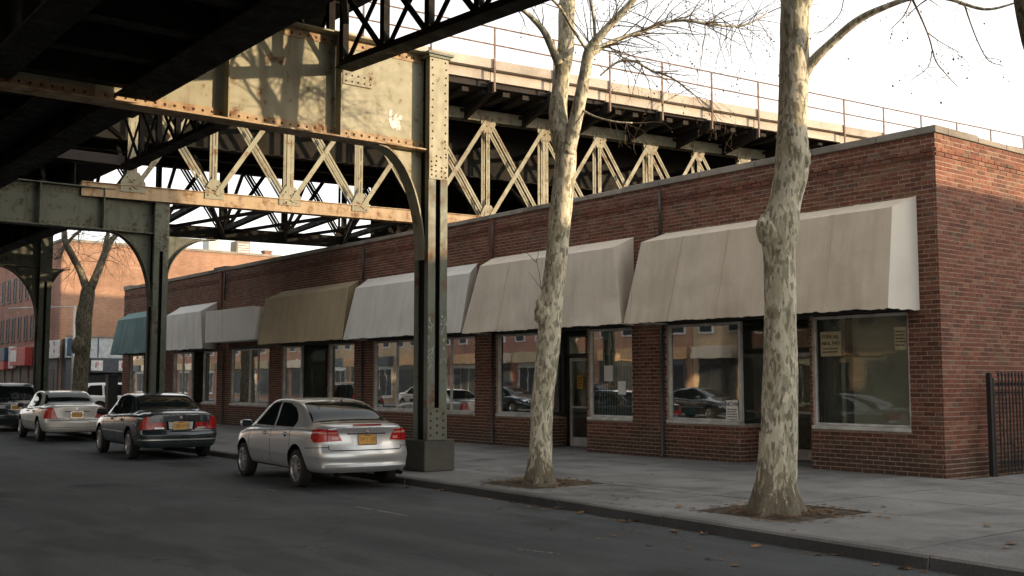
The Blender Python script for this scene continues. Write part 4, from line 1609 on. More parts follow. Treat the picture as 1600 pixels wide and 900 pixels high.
t = thing('viaduct_deck', 'pale concrete edged deck of the branch line on dark cantilever brackets', 'railway deck', tp(0, 0, 11))
PS = [9.5 + 2.265 * k for k in range(-5, 15)]
q = M()
q.obox(tp(12, -3.6, 11.35), TD * 27, TN * 5.47, UZ * .11)
q.build('floor_slab', A['timber'], t)
q = M()
for k in range(-16, 40):
    q.obox(tp(9.5 + .755 * k, -3.6, 11.14), TD * .13, TN * 5.3, UZ * .075)
q.build('crossties', A['timber'], t, kind='stuff')
for s in PS:
    e = zdk(s + 1.1)
    j = random.uniform(-.012, .012)
    M().obox(tp(s + 1.1325, 1.93 + j, 11.60 + e), TD * 1.126, TN * .07, UZ * .165).build('fascia_panel', A['deck'], t, bevel=.01)
    M().obox(tp(s + 1.1325, 2.06 + j, 11.93 + e), TD * 1.126, TN * .16, UZ * .155).build('kerb_panel', A['deck'], t, bevel=.01)
    q = M()
    q.prism([tp(s - .012, 2.15, 11.40 + e), tp(s - .012, 2.15, 11.05 + e), tp(s - .012, .2, 10.55), tp(s - .012, .2, 11.40 + e)], TD * .024)
    q.obox(tp(s, 2.0, 11.2 + e), TD * .09, TN * .012, UZ * .2)
    q.beam(tp(s, 2.15, 11.04 + e), tp(s, .2, 10.54), .16, .02, TD)
    q.build('cantilever_bracket', A['steeldk'], t)
    q = M()
    q.beam(tp(s, .2, 11.0), tp(s, -7.4, 11.0), .3, .4, TD)
    q.build('floor_beam', A['steeldk'], t)
for off, lab in ((2.26, 'rusty pipe railing along the near edge of the branch line deck'), (-8.9, 'rusty railing along the far edge of the branch line deck')):
    t = thing('railing', lab, 'railing', tp(0, off, 12))
    for s in PS:
        e = zdk(s)
        zl = 11.02 if off > 0 else 11.3
        q = M()
        q.beam(tp(s, off, zl + e), tp(s, off, 13.12 + e), .055, .045, TD)
        q.build('post', A['rail'], t)
    for h in (13.12, 12.55):
        q = M()
        q.tube([tp(s, off, h + zdk(s)) for s in (PS[0], PS[-1] + 2.2)], .026, 6)
        q.build('rail', A['rail'], t)
for off, lab in ((-1.9, 'first'), (-3.6, 'second'), (-5.4, 'third')):
    t = thing('track_girder', 'dark plate track girder under the branch line deck, ' + lab + ' from the lit truss', 'girder', tp(0, off, 9))
    q = M()
    q.obox(tp(13, off, 10.0), TD * 25, TN * .015, UZ * .95)
    q.obox(tp(13, off, 9.04), TD * 25, TN * .16, UZ * .012)
    q.build('web_plate', A['steeldk'], t)
t = thing('plate_girder', 'dark deep plate girder closing the back of the branch line behind the shop roof', 'girder', tp(20, -7.7, 7))
M().obox(tp(24, -7.7, 9.0), TD * 14.5, TN * .02, UZ * 1.9).build('web_plate', A['steeldk'], t)
for k in range(14):
    M().obox(tp(10.5 + 2 * k, -7.6, 9.0), TD * .02, TN * .075, UZ * 1.88).build('stiffener', A['steeldk'], t)
# towers carrying the branch line behind the shops
for s in (20.0, 33.0):
    for off in (0, -7.2):
        t = thing('support_tower', 'steel support of the branch line on the shop roof, ' + ('near' if s < 25 else 'far') + (' front' if off == 0 else ' rear'), 'column', tp(s, off, 5.3), 'supports of the branch line')
        q = M()
        c = tp(s, off, 0)
        q.box(c.x - .2, c.x + .2, c.y - .2, c.y + .2, 5.3, 6.9)
        q.build('shaft', A['steel2'], t)

# ------------------------------------------------------------------ trees


def smooth_path(pts, n):
    """Catmull-Rom through (Vector, radius) pairs"""
    out = []
    P = [pts[0]] + pts + [pts[-1]]
    for i in range(1, len(P) - 2):
        for k in range(n):
            t = k / n
            w_ = []
            for sel in (0, 1):
                a, b, c, d = (P[i + j][sel] for j in (-1, 0, 1, 2))
                w_.append(.5 * ((b * 2) + (c - a) * t + (a * 2 - b * 5 + c * 4 - d) * t * t + (b * 3 - a - c * 3 + d) * t ** 3))
            out.append((w_[0], max(w_[1], .003)))
    out.append(pts[-1])
    return out


def limb(mm, pts, sides=10, n=5, lump=.10, seed=0):
    sp = smooth_path(pts, n)
    mm.tube([p for p, r in sp], [r for p, r in sp], sides, True, lump, seed)
    return sp


def twigs(mm, mb, p, d, L, r, lev, rr, droop=.25):
    n = max(3, int(L / .16))
    pts, rad = [p.copy()], [r]
    d = d.normalized()
    q = p.copy()
    for k in range(n):
        d = (d + Vector((rr.uniform(-1, 1), rr.uniform(-1, 1), rr.uniform(-1, 1) - droop * .6)) * .20).normalized()
        q = q + d * (L / n)
        pts.append(q.copy())
        rad.append(max(.0022, r * (1 - .8 * (k + 1) / n)))
        if lev > 0 and k > 0 and rr.random() < .62:
            side = Vector((rr.uniform(-1, 1), rr.uniform(-1, 1), rr.uniform(-1, .8))).normalized()
            nd = (d * .75 + side * .85 - Vector((0, 0, droop * .5)))
            twigs(mm, mb, q, nd, L * rr.uniform(.3, .55), max(.0025, rad[-1] * .65), lev - 1, rr, droop)
    mm.tube(pts, rad, 4 if r > .01 else 3, False)
    if rr.random() < (.55 if lev == 0 else .2):
        a = rr.uniform(.008, .018)
        c = q + Vector((0, 0, -rr.uniform(.0, .05)))
        v = [c + Vector((a, 0, 0)), c + Vector((-a * .5, a, .3 * a)), c + Vector((-a * .5, -a, 0)), c + Vector((0, .3 * a, a * 1.3)), c - Vector((0, 0, a * 1.2))]
        mb.add(v, [(0, 1, 3), (1, 2, 3), (2, 0, 3), (1, 0, 4), (2, 1, 4), (0, 2, 4)])


def px_path(D0, rows):
    """rows of (x, y, depth change, width in photo pixels) -> [(point, radius)]"""
    out = []
    for (x, y, dd, wp) in rows:
        D = D0 + dd
        out.append((at(x, y, D), wp / 2 * D / FPX))
    return out


def flare(mm, base, r0, h, lobes, seed):
    n = 30
    rows = 12
    b = len(mm.v)
    for i in range(rows):
        f = i / (rows - 1)
        for k in range(n):
            a = 2 * math.pi * k / n
            lo = .5 + .5 * math.sin(a * lobes + seed) + .35 * hz((math.cos(a) * 1.6, math.sin(a) * 1.6, seed))
            r = r0 * (1 - .24 * f) * (1 + (.62 * (1 - f) ** 3.0) * (.40 + .80 * lo)) * (1 + .05 * hz((a * 2, f * 4, seed)))
            mm.v.append((base[0] + r * math.cos(a), base[1] + r * math.sin(a), base[2] - .04 + h * f))
    mm.f += [(b + i * n + k, b + i * n + (k + 1) % n, b + (i + 1) * n + (k + 1) % n, b + (i + 1) * n + k) for i in range(rows - 1) for k in range(n)]
    mm.m += [0] * ((rows - 1) * n)


def knob(mm, c, r, seed):
    n, rows = 14, 8
    b = len(mm.v)
    for i in range(rows + 1):
        ph = math.pi * i / rows
        for k in range(n):
            a = 2 * math.pi * k / n
            d = Vector((math.sin(ph) * math.cos(a), math.sin(ph) * math.sin(a), math.cos(ph)))
            rr_ = r * (1 + .38 * hz(d * 1.9 + Vector((seed, 0, 0))) + .2 * hz(d * 5 + Vector((seed, 0, 0))))
            mm.v.append(tuple(Vector(c) + Vector((d.x * rr_, d.y * rr_, d.z * rr_ * 1.35))))
    fs = [(b + i * n + k, b + i * n + (k + 1) % n, b + (i + 1) * n + (k + 1) % n, b + (i + 1) * n + k) for i in range(rows) for k in range(n)]
    mm.f += fs
    mm.m += [0] * len(fs)


# slim tree
D1 = 17.28
t1 = thing('sycamore_tree', 'slim mottled bare sycamore with a split stem between the steel column and wide trunk', 'tree', (11.11, 13.5, ZS))
q = M()
tr = px_path(D1, [(842, 752, 0, 47), (845, 705, 0, 36), (848, 620, 0, 35), (857, 540, 0, 36), (861, 480, 0, 36), (868, 420, 0, 35), (874, 350, .0, 36), (879, 300, 0, 35), (884, 250, 0, 35), (882, 215, 0, 34)])
limb(q, tr, 18, 6, .07, 3)
flare(q, tuple(at(844, 757, D1)), .188, .95, 5, 1.3)
knob(q, at(849, 492, D1 - .10), .135, 2)
knob(q, at(846, 476, D1 - .06), .09, 6)
q.build('trunk', A['bark'], t1, smooth=True)
q = M()
L1 = limb(q, px_path(D1, [(881, 235, 0, 33), (872, 180, .05, 30), (876, 130, .1, 26), (884, 70, .1, 27), (886, 10, .15, 26), (890, -80, .2, 23), (884, -200, .3, 17), (896, -330, .5, 11), (890, -430, .6, 5)]), 12, 6, .09, 5)
q.build('limb', A['bark'], t1, smooth=True)
q = M()
L2 = limb(q, px_path(D1, [(886, 240, -.05, 28), (900, 185, -.15, 22), (913, 120, -.25, 19), (922, 78, -.3, 18), (945, 48, -.4, 13), (985, 5, -.5, 11), (1040, -60, -.7, 9), (1120, -150, -1.2, 6), (1180, -230, -1.6, 3)]), 10, 6, .08, 7)
q.build('limb', A['bark'], t1, smooth=True)
q = M()
L3 = limb(q, px_path(D1, [(873, 100, 0, 15), (860, 70, -.1, 12), (847, 45, -.2, 10), (820, 18, -.3, 7), (790, 0, -.4, 5), (740, -60, -.6, 3)]), 8, 6, .08, 9)
q.build('limb', A['bark'], t1, smooth=True)
q = M()
L4 = limb(q, px_path(D1, [(922, 85, -.3, 12), (955, 66, -.1, 8), (1000, 50, 0, 6), (1058, 32, .1, 5), (1110, 38, .1, 4), (1160, 40, .2, 3.5), (1200, 20, .2, 2)]), 8, 6, .05, 11)
L5 = limb(q, px_path(D1, [(920, 82, -.3, 6), (895, 45, -.5, 5), (872, 8, -.6, 5), (840, -18, -.8, 4), (800, -50, -1, 2)]), 7, 6, .05, 12)
L6 = limb(q, px_path(D1, [(930, 68, -.3, 6), (928, 30, -.4, 5), (921, -5, -.5, 5), (905, -60, -.6, 3)]), 7, 6, .05, 13)
L7 = limb(q, px_path(D1, [(938, 118, .6, 3), (965, 97, .6, 4), (992, 96, .5, 4.5), (1018, 110, .5, 4), (1050, 122, .4, 3.5), (1085, 148, .3, 2.5), (1100, 160, .3, 1.5)]), 6, 6, .05, 14)
L7b = limb(q, px_path(D1, [(905, 170, -.2, 5), (930, 182, -.3, 3), (960, 190, -.4, 3), (988, 192, -.4, 2)]), 6, 5, .05, 15)
q.build('branch', A['bark'], t1, smooth=True)
rr = random.Random(21)
q, b_ = M(), M()
for path, cnt, ln, lev in ((L4, 72, 1.0, 2), (L7, 34, .8, 2), (L2[14:], 34, 1.2, 2), (L3[8:], 8, .7, 1), (L5[6:], 8, .7, 1), (L6[6:], 6, .7, 1), (L1[24:], 34, 1.3, 2), (L7b, 5, .5, 1)):
    for k in range(cnt):
        i = rr.randrange(2, len(path) - 1)
        p, r = path[i]
        d = (path[i + 1][0] - p).normalized()
        dd = d * .6 + Vector((rr.uniform(-1, 1), rr.uniform(-1, 1), rr.uniform(-.9, .9)))
        twigs(q, b_, p, dd, ln * rr.uniform(.6, 1.2), min(r * .5, .012), lev, rr, .45)
    twigs(q, b_, path[-1][0], path[-1][0] - path[-3][0], ln, min(path[-1][1], .012), lev, rr, .4)
# water shoots on the stem
for (x, y, x2, y2) in ((846, 452, 838, 405), (846, 452, 826, 425), (838, 410, 845, 370), (838, 410, 812, 385)):
    p, e = at(x, y, D1 - .1), at(x2, y2, D1 - .25)
    q.tube([p, (p + e) / 2 + Vector((.02, .01, 0)), e], [.006, .005, .002], 4, False)
q.build('twigs', A['twig'], t1, kind='stuff')
b_.build('seed_balls', A['leaf2'], t1, kind='stuff')

# stout tree
D2 = 13.62
t2 = thing('sycamore_tree', 'stout mottled bare sycamore trunk in the nearest leaf strewn tree pit', 'tree', (11.11, 8.84, ZS))
q = M()
tr = px_path(D2, [(1212, 792, 0, 66), (1214, 745, 0, 61), (1217, 670, 0, 56), (1219, 600, 0, 54), (1219, 500, 0, 50), (1218, 410, 0, 50), (1219, 360, 0, 60), (1226, 318, 0, 50), (1236, 268, 0, 52), (1238, 240, 0, 53), (1238, 190, 0, 46), (1240, 130, 0, 47), (1241, 80, 0, 46), (1242, 30, 0, 46), (1243, -20, 0, 44)])
limb(q, tr, 20, 6, .06, 23)
flare(q, tuple(at(1213, 802, D2)), .248, 1.05, 5, 4.1)
knob(q, at(1198, 362, D2 - .12), .13, 5)
knob(q, at(1200, 348, D2 - .05), .10, 8)
knob(q, at(1252, 248, D2 - .08), .12, 3)
q.build('trunk', A['bark'], t2, smooth=True)
q = M()
B1 = limb(q, px_path(D2, [(1241, 10, 0, 40), (1226, -40, .1, 30), (1205, -120, .2, 26), (1190, -240, .3, 20), (1200, -380, .5, 12), (1190, -500, .6, 5)]), 12, 6, .08, 31)
q.build('limb', A['bark'], t2, smooth=True)
q = M()
B2 = limb(q, px_path(D2, [(1244, 25, 0, 36), (1264, -20, -.1, 28), (1290, -90, -.2, 23), (1320, -200, -.3, 16), (1340, -330, -.4, 8), (1350, -420, -.5, 4)]), 12, 6, .08, 33)
q.build('limb', A['bark'], t2, smooth=True)
q = M()
B3 = limb(q, px_path(D2, [(1250, 125, 0, 20), (1270, 96, -.1, 17), (1300, 66, -.2, 14), (1340, 32, -.35, 13), (1385, 10, -.5, 10), (1430, -4, -.6, 8), (1480, -2, -.7, 6), (1535, 14, -.8, 5), (1575, 8, -.9, 3.5), (1620, -10, -1.0, 2)]), 10, 6, .07, 35)
q.build('limb', A['bark'], t2, smooth=True)
rr = random.Random(5)
q, b_ = M(), M()
# the hanging sprays on the right
for rows in ([(1426, 0, -.6, 4), (1440, 30, -.6, 3), (1452, 60, -.6, 2.6), (1462, 95, -.55, 2.2), (1480, 118, -.5, 1.6), (1496, 135, -.5, 1.2)], [(1506, 4, -.7, 3.4), (1516, 35, -.7, 2.4), (1530, 70, -.7, 2), (1545, 95, -.7, 1.6), (1566, 102, -.7, 1.2)], [(1424, 0, -.7, 2.6), (1412, 25, -.8, 2), (1392, 45, -.8, 1.2)], [(1318, 0, -.2, 2), (1312, 22, -.2, 1.6), (1290, 45, -.2, 1.2), (1277, 52, -.2, 1)], [(1448, 50, -.6, 2), (1470, 66, -.6, 1.4), (1500, 82, -.6, 1)], [(1456, 80, -.6, 2), (1450, 105, -.6, 1.4), (1424, 125, -.6, 1)]):
    sp = limb(q, px_path(D2, rows), 5, 4, 0, 0)
    for k in range(5):
        i = rr.randrange(3, len(sp) - 1)
        p, r = sp[i]
        twigs(q, b_, p, Vector((rr.uniform(-1, 1), rr.uniform(-1, 1), rr.uniform(-1, .2))), .32, .004, 1, rr, .5)
    twigs(q, b_, sp[-1][0], Vector((.1, .1, -1)), .12, .003, 0, rr, .3)
for path, cnt, ln, lev in ((B1[8:], 26, 1.2, 2), (B2[10:], 24, 1.2, 2), (B3[30:], 8, .4, 1)):
    for k in range(cnt):
        i = rr.randrange(2, len(path) - 1)
        p, r = path[i]
        twigs(q, b_, p, Vector((rr.uniform(-1, 1), rr.uniform(-1, 1), rr.uniform(-.5, .9))), ln * rr.uniform(.6, 1.2), min(r * .5, .012), lev, rr, .35)
q.build('twigs', A['twig'], t2, kind='stuff')
b_.build('seed_balls', A['leaf2'], t2, kind='stuff')

# tree whose leaning limb shows at the top right edge
D3 = 10.2
t3 = thing('sycamore_tree', 'dark sycamore limb leaning in at the top right edge', 'tree', tuple(at(1835, 870, D3).to_2d()) + (ZS,))
q = M()
base = at(1835, 880, D3)
base.z = ZS
tr = [(base, .24), (base + Vector((0, 0, .8)), .19)] + px_path(D3, [(1810, 500, 0, 56), (1770, 300, 0, 50), (1700, 170, 0, 46), (1630, 90, 0, 42), (1610, 30, 0, 40), (1600, -40, 0, 36), (1594, -160, 0, 28), (1590, -320, .2, 18), (1600, -460, .3, 8)])
T3 = limb(q, tr, 14, 6, .07, 41)
flare(q, tuple(base), .21, .8, 5, 2)
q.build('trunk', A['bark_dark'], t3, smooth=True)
rr = random.Random(77)
q, b_ = M(), M()
for k in range(26):
    i = rr.randrange(44, len(T3) - 1)
    twigs(q, b_, T3[i][0], Vector((rr.uniform(-1, 1), rr.uniform(-1, 1), rr.uniform(-.2, 1))), 1.1, .012, 2, rr, .25)
q.build('twigs', A['twig'], t3, kind='stuff')

# far forked tree
D4 = 44.6
t4 = thing('street_tree', 'forked bare tree on the pavement before the orange brick building', 'tree', tuple(at(124, 650, D4).to_2d()) + (ZS,))
q = M()
F0 = limb(q, px_path(D4, [(124, 655, 0, 28), (125, 600, 0, 24), (130, 540, 0, 23), (131, 500, 0, 25), (136, 465, 0, 22), (139, 448, 0, 19)]), 12, 5, .12, 51)
knob(q, at(124, 540, D4 - .25), .3, 4)
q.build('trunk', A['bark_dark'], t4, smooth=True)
q = M()
F1 = limb(q, px_path(D4, [(137, 456, 0, 14), (126, 425, 0, 12), (112, 398, -.2, 11), (102, 378, -.3, 10), (100, 355, -.4, 8), (98, 325, -.5, 6), (90, 290, -.8, 4)]), 8, 5, .1, 53)
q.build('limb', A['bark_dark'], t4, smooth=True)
q = M()
F2 = limb(q, px_path(D4, [(142, 450, 0, 14), (155, 420, .2, 12), (163, 398, .3, 11), (172, 378, .5, 9), (190, 358, .8, 7), (205, 335, 1.2, 5), (225, 300, 1.5, 3)]), 8, 5, .1, 55)
F3 = limb(q, px_path(D4, [(163, 398, .3, 8), (166, 375, .3, 7), (172, 350, .4, 5), (175, 315, .4, 3)]), 7, 5, .1, 57)
F4 = limb(q, px_path(D4, [(104, 382, -.3, 6), (118, 366, -.1, 5), (140, 352, .1, 4), (160, 350, .2, 2)]), 6, 5, .1, 58)
F5 = limb(q, px_path(D4, [(100, 385, -.4, 5), (94, 400, -.5, 4), (85, 405, -.6, 2.5)]), 6, 5, .1, 59)
q.build('limb', A['bark_dark'], t4, smooth=True)
rr = random.Random(31)
q, b_ = M(), M()
for path, cnt, ln in ((F1[6:], 22, 1.7), (F2[6:], 26, 1.8), (F3, 14, 1.4), (F4, 16, 1.6), (F5, 8, 1.0)):
    for k in range(cnt):
        i = rr.randrange(1, len(path) - 1)
        twigs(q, b_, path[i][0], Vector((rr.uniform(-1, 1), rr.uniform(-1, 1), rr.uniform(-1, .6))), ln * rr.uniform(.6, 1.2), .014, 1, rr, .7)
q.build('twigs', A['twig'], t4, kind='stuff')

# soil, litter and leaves
rr = random.Random(3)


def leaf_geo(mm, c, s, rz, curl, tilt):
    out = [(0, -.5), (.28, -.42), (.5, -.15), (.30, -.05), (.52, .22), (.22, .18), (0, .62), (-.22, .2), (-.5, .25), (-.30, -.02), (-.5, -.18), (-.26, -.40)]
    ca, sa = math.cos(rz), math.sin(rz)
    v = [Vector(c) + Vector((0, 0, .004 + s * .05))]
    for (x, y) in out:
        r2 = x * x + y * y
        z_ = curl * r2 * s + tilt * x * s + .002
        v.append(Vector(c) + Vector(((x * ca - y * sa) * s, (x * sa + y * ca) * s, max(.003, z_))))
    fs = [(0, 1 + i, 1 + (i + 1) % 12) for i in range(12)]
    mm.add(v, fs)


for n_, (px0, px1, py0, py1) in enumerate(PITS):
    q = M()
    nx = ny = 14
    for i in range(nx + 1):
        for j in range(ny + 1):
            x, y = px0 + (px1 - px0) * i / nx, py0 + (py1 - py0) * j / ny
            e = min(i, nx - i, j, ny - j) / 4
            q.v.append((x, y, ZS - .015 + .045 * min(1, e) + .02 * hz((x * 5, y * 5, 0)) * min(1, e)))
    q.f = [(i * (ny + 1) + j, (i + 1) * (ny + 1) + j, (i + 1) * (ny + 1) + j + 1, i * (ny + 1) + j + 1) for i in range(nx) for j in range(ny)]
    q.m = [0] * len(q.f)
    pit = q.build('tree_pit', A['dirt'], None, smooth=True, kind='structure')
    q = M()
    for k in range(420):
        u, v_ = rr.gauss(.5, .28), rr.gauss(.5, .28)
        x, y = px0 + (px1 - px0) * u, py0 + (py1 - py0) * v_
        if x < kx(y) + .2:
            continue
        leaf_geo(q, (x, y, ZS + (.03 if 0 < u < 1 and 0 < v_ < 1 else .004)), rr.uniform(.03, .085), rr.uniform(0, 6.3), rr.uniform(0, .5), rr.uniform(-.3, .3))
    q.build('leaf_litter', A['leaf2'], None, kind='stuff')
# loose leaves, each its own thing
spots = []
for (x, y, s) in ((905, 803, .13), (850, 797, .10), (825, 793, .09), (780, 796, .08), (637, 762, .12), (995, 815, .13), (1055, 833, .09), (1110, 834, .12), (1142, 835, .10), (1187, 846, .11), (1108, 875, .08), (1148, 885, .09), (1335, 870, .15), (1355, 870, .11), (1015, 853, .08), (860, 828, .07), (1480, 892, .09), (1420, 890, .07), (804, 810, .06), (708, 768, .06), (690, 766, .06), (620, 809, .07), (1076, 857, .05), (960, 838, .06), (935, 842, .05), (1127, 876, .06), (652, 780, .06), (430, 772, .05), (300, 745, .06), (735, 790, .05)):
    P = at(x, y, 1)
    d = P - Vector((0, 0, CAMH))
    k = -CAMH / d.z
    p = Vector((0, 0, CAMH)) + d * k
    spots.append((p.x, p.y, 0, s, 'dry tan leaf lying on the asphalt near the kerb', 'leaves on the asphalt'))
for (x, y, s) in ((1373, 807, .10), (1542, 823, .12), (1580, 850, .14), (1572, 856, .09), (1240, 829, .08), (1205, 815, .07), (930, 765, .07), (1020, 742, .06), (1425, 790, .05)):
    d = at(x, y, 1) - Vector((0, 0, CAMH))
    k = (ZS + .004 - CAMH) / d.z
    p = Vector((0, 0, CAMH)) + d * k
    spots.append((p.x, p.y, ZS + .006, s, 'dry tan leaf lying on the concrete pavement', 'leaves on the pavement'))
for k in range(14):
    spots.append((FX + .4 + rr.random() * 1.7, YC - .08 - rr.random() ** 2 * .35, ZS + .006, rr.uniform(.05, .10), 'small brown leaf at the foot of the side wall near the fence', 'leaves at the foot of the side wall'))
for k in range(26):
    y = 5.2 + 13 * rr.random()
    spots.append((kx(y) - .05 - abs(rr.gauss(0, .22)), y, 0, rr.uniform(.05, .12), '', 'leaves on the asphalt'))
for k in range(10):
    y = 5.5 + 9 * rr.random()
    spots.append((kx(y) + .3 + rr.random() * 2.2, y, ZS + .006, rr.uniform(.05, .10), '', 'leaves on the pavement'))
ORD = ['first', 'second', 'third', 'fourth', 'fifth', 'sixth', 'seventh', 'eighth', 'ninth', 'tenth', 'eleventh', 'twelfth', 'thirteenth', 'fourteenth', 'fifteenth', 'sixteenth', 'seventeenth', 'eighteenth', 'nineteenth', 'twentieth', 'twenty first', 'twenty second', 'twenty third', 'twenty fourth', 'twenty fifth', 'twenty sixth', 'twenty seventh', 'twenty eighth', 'twenty ninth', 'thirtieth'] + ['thirty ' + q_ for q_ in ('first', 'second', 'third', 'fourth', 'fifth', 'sixth', 'seventh', 'eighth', 'ninth')] + ['fortieth'] + ['forty ' + q_ for q_ in ('first', 'second', 'third', 'fourth', 'fifth', 'sixth', 'seventh', 'eighth', 'ninth')] + ['fiftieth'] + ['fifty ' + q_ for q_ in ('first', 'second', 'third', 'fourth', 'fifth', 'sixth', 'seventh', 'eighth', 'ninth')]
named = []
for gname in sorted({p[5] for p in spots}):
    gs_ = [p for p in spots if p[5] == gname]
    gs_.sort(key=lambda p: (Vector((p[0], p[1], 0)).dot(_r0)) / (Vector((p[0], p[1], 0)).dot(_f0)))
    for k, p in enumerate(gs_):
        sz = 'large' if p[3] >= .11 else ('small' if p[3] < .075 else 'middling')
        wh = {'leaves on the asphalt': 'leaf on the asphalt', 'leaves on the pavement': 'leaf on the concrete pavement', 'leaves at the foot of the side wall': 'leaf at the foot of the brick side wall'}[gname]
        named.append(p[:4] + (sz + ' dry ' + wh + ', ' + ORD[k] + ' from the left', gname))
spots = named
for (x, y, z_, s, lb, gp) in spots:
    q = M()
    leaf_geo(q, (x, y, z_ + .002), s, rr.uniform(0, 6.3), rr.uniform(.2, .8), rr.uniform(-.3, .4))
    o = q.build('fallen_leaf', A['leaf' if rr.random() < .7 else 'leaf2'])
    tag(o, lb, 'leaf', gp)
q = M()
for k in range(260):
    y = rr.uniform(4, 22)
    x = kx(y) - .03 - rr.random() ** 2 * 1.1
    s = rr.uniform(.008, .03)
    leaf_geo(q, (x, y, .003), s, rr.uniform(0, 6), .3, .1)
for k in range(160):
    x, y = rr.uniform(3, 9), rr.uniform(5, 16)
    leaf_geo(q, (x, y, .003), rr.uniform(.006, .02), rr.uniform(0, 6), .3, .1)
q.build('leaf_crumbs', A['leaf'], None, kind='stuff')

# ------------------------------------------------------------------ iron fence by the side wall
t = thing('iron_fence', 'black iron picket fence at the right edge before the side wall', 'fence', (18.2, 9.75, ZS))
YF = 9.78
M().box(18.09, 18.17, YF - .04, YF + .04, ZS, ZS + 1.78).build('post', A['iron'], t, bevel=.006)
M().box(18.21, 18.26, YF - .025, YF + .025, ZS, ZS + 1.70).build('post', A['iron'], t, bevel=.006)
for zz in (ZS + .20, ZS + 1.42, ZS + 1.56):
    M().box(18.26, 22.2, YF - .022, YF + .022, zz, zz + (.05 if zz > 1.6 else .03)).build('rail', A['iron'], t)
x = 18.38
while x < 22.1:
    q = M()
    h_ = 1.72
    q.tube([(x, YF - .035, ZS + .06), (x, YF - .035, ZS + h_)], .013, 6)
    q.lathe([(.014, 0), (.024, .03), (.002, .10)], (x, YF - .035, ZS + h_), (0, 0, 1), 6)
    q.build('picket', A['iron'], t)
    x += .118
M().box(22.2, 22.28, YF - .04, YF + .04, ZS, ZS + 1.8).build('post', A['iron'], t)
vine = thing('vine', 'bare dark vine stems twining through the iron fence', 'vine', (18.9, 9.9, ZS))
q = M()
for k in range(16):
    x = rr.uniform(18.4, 21)
    p = Vector((x, YF + .06, ZS))
    pts = [p.copy()]
    d = Vector((0, 0, 1))
    for j in range(9):
        d = (d + Vector((rr.uniform(-.6, .6), rr.uniform(-.08, .08), .25))).normalized()
        p = p + d * .17
        p.y = YF + .06 + rr.uniform(-.01, .05)
        pts.append(p.copy())
    q.tube(pts, [.010 * (1 - .08 * j) for j in range(10)], 4, False)
q.build('stems', A['twig'], vine)

# ------------------------------------------------------------------ cars


def pchip(xs, ys_):
    n = len(xs)
    h = [xs[i + 1] - xs[i] for i in range(n - 1)]
    dl = [(ys_[i + 1] - ys_[i]) / h[i] for i in range(n - 1)]
    m = [dl[0]] + [0 if dl[i - 1] * dl[i] <= 0 else 2 * dl[i - 1] * dl[i] / (dl[i - 1] + dl[i]) for i in range(1, n - 1)] + [dl[-1]]

    def f(x):
        if x <= xs[0]:
            return ys_[0]
        if x >= xs[-1]:
            return ys_[-1]
        i = max(k for k in range(n - 1) if xs[k] <= x)
        t = (x - xs[i]) / h[i]
        return ys_[i] * (1 + 2 * t) * (1 - t) ** 2 + h[i] * m[i] * t * (1 - t) ** 2 + ys_[i + 1] * t * t * (3 - 2 * t) - h[i] * m[i + 1] * t * t * (1 - t)
    return f


def fn(pts):
    return pchip([p[0] for p in pts], [p[1] for p in pts])


def sstep(t):
    t = max(0, min(1, t))
    return t * t * (3 - 2 * t)


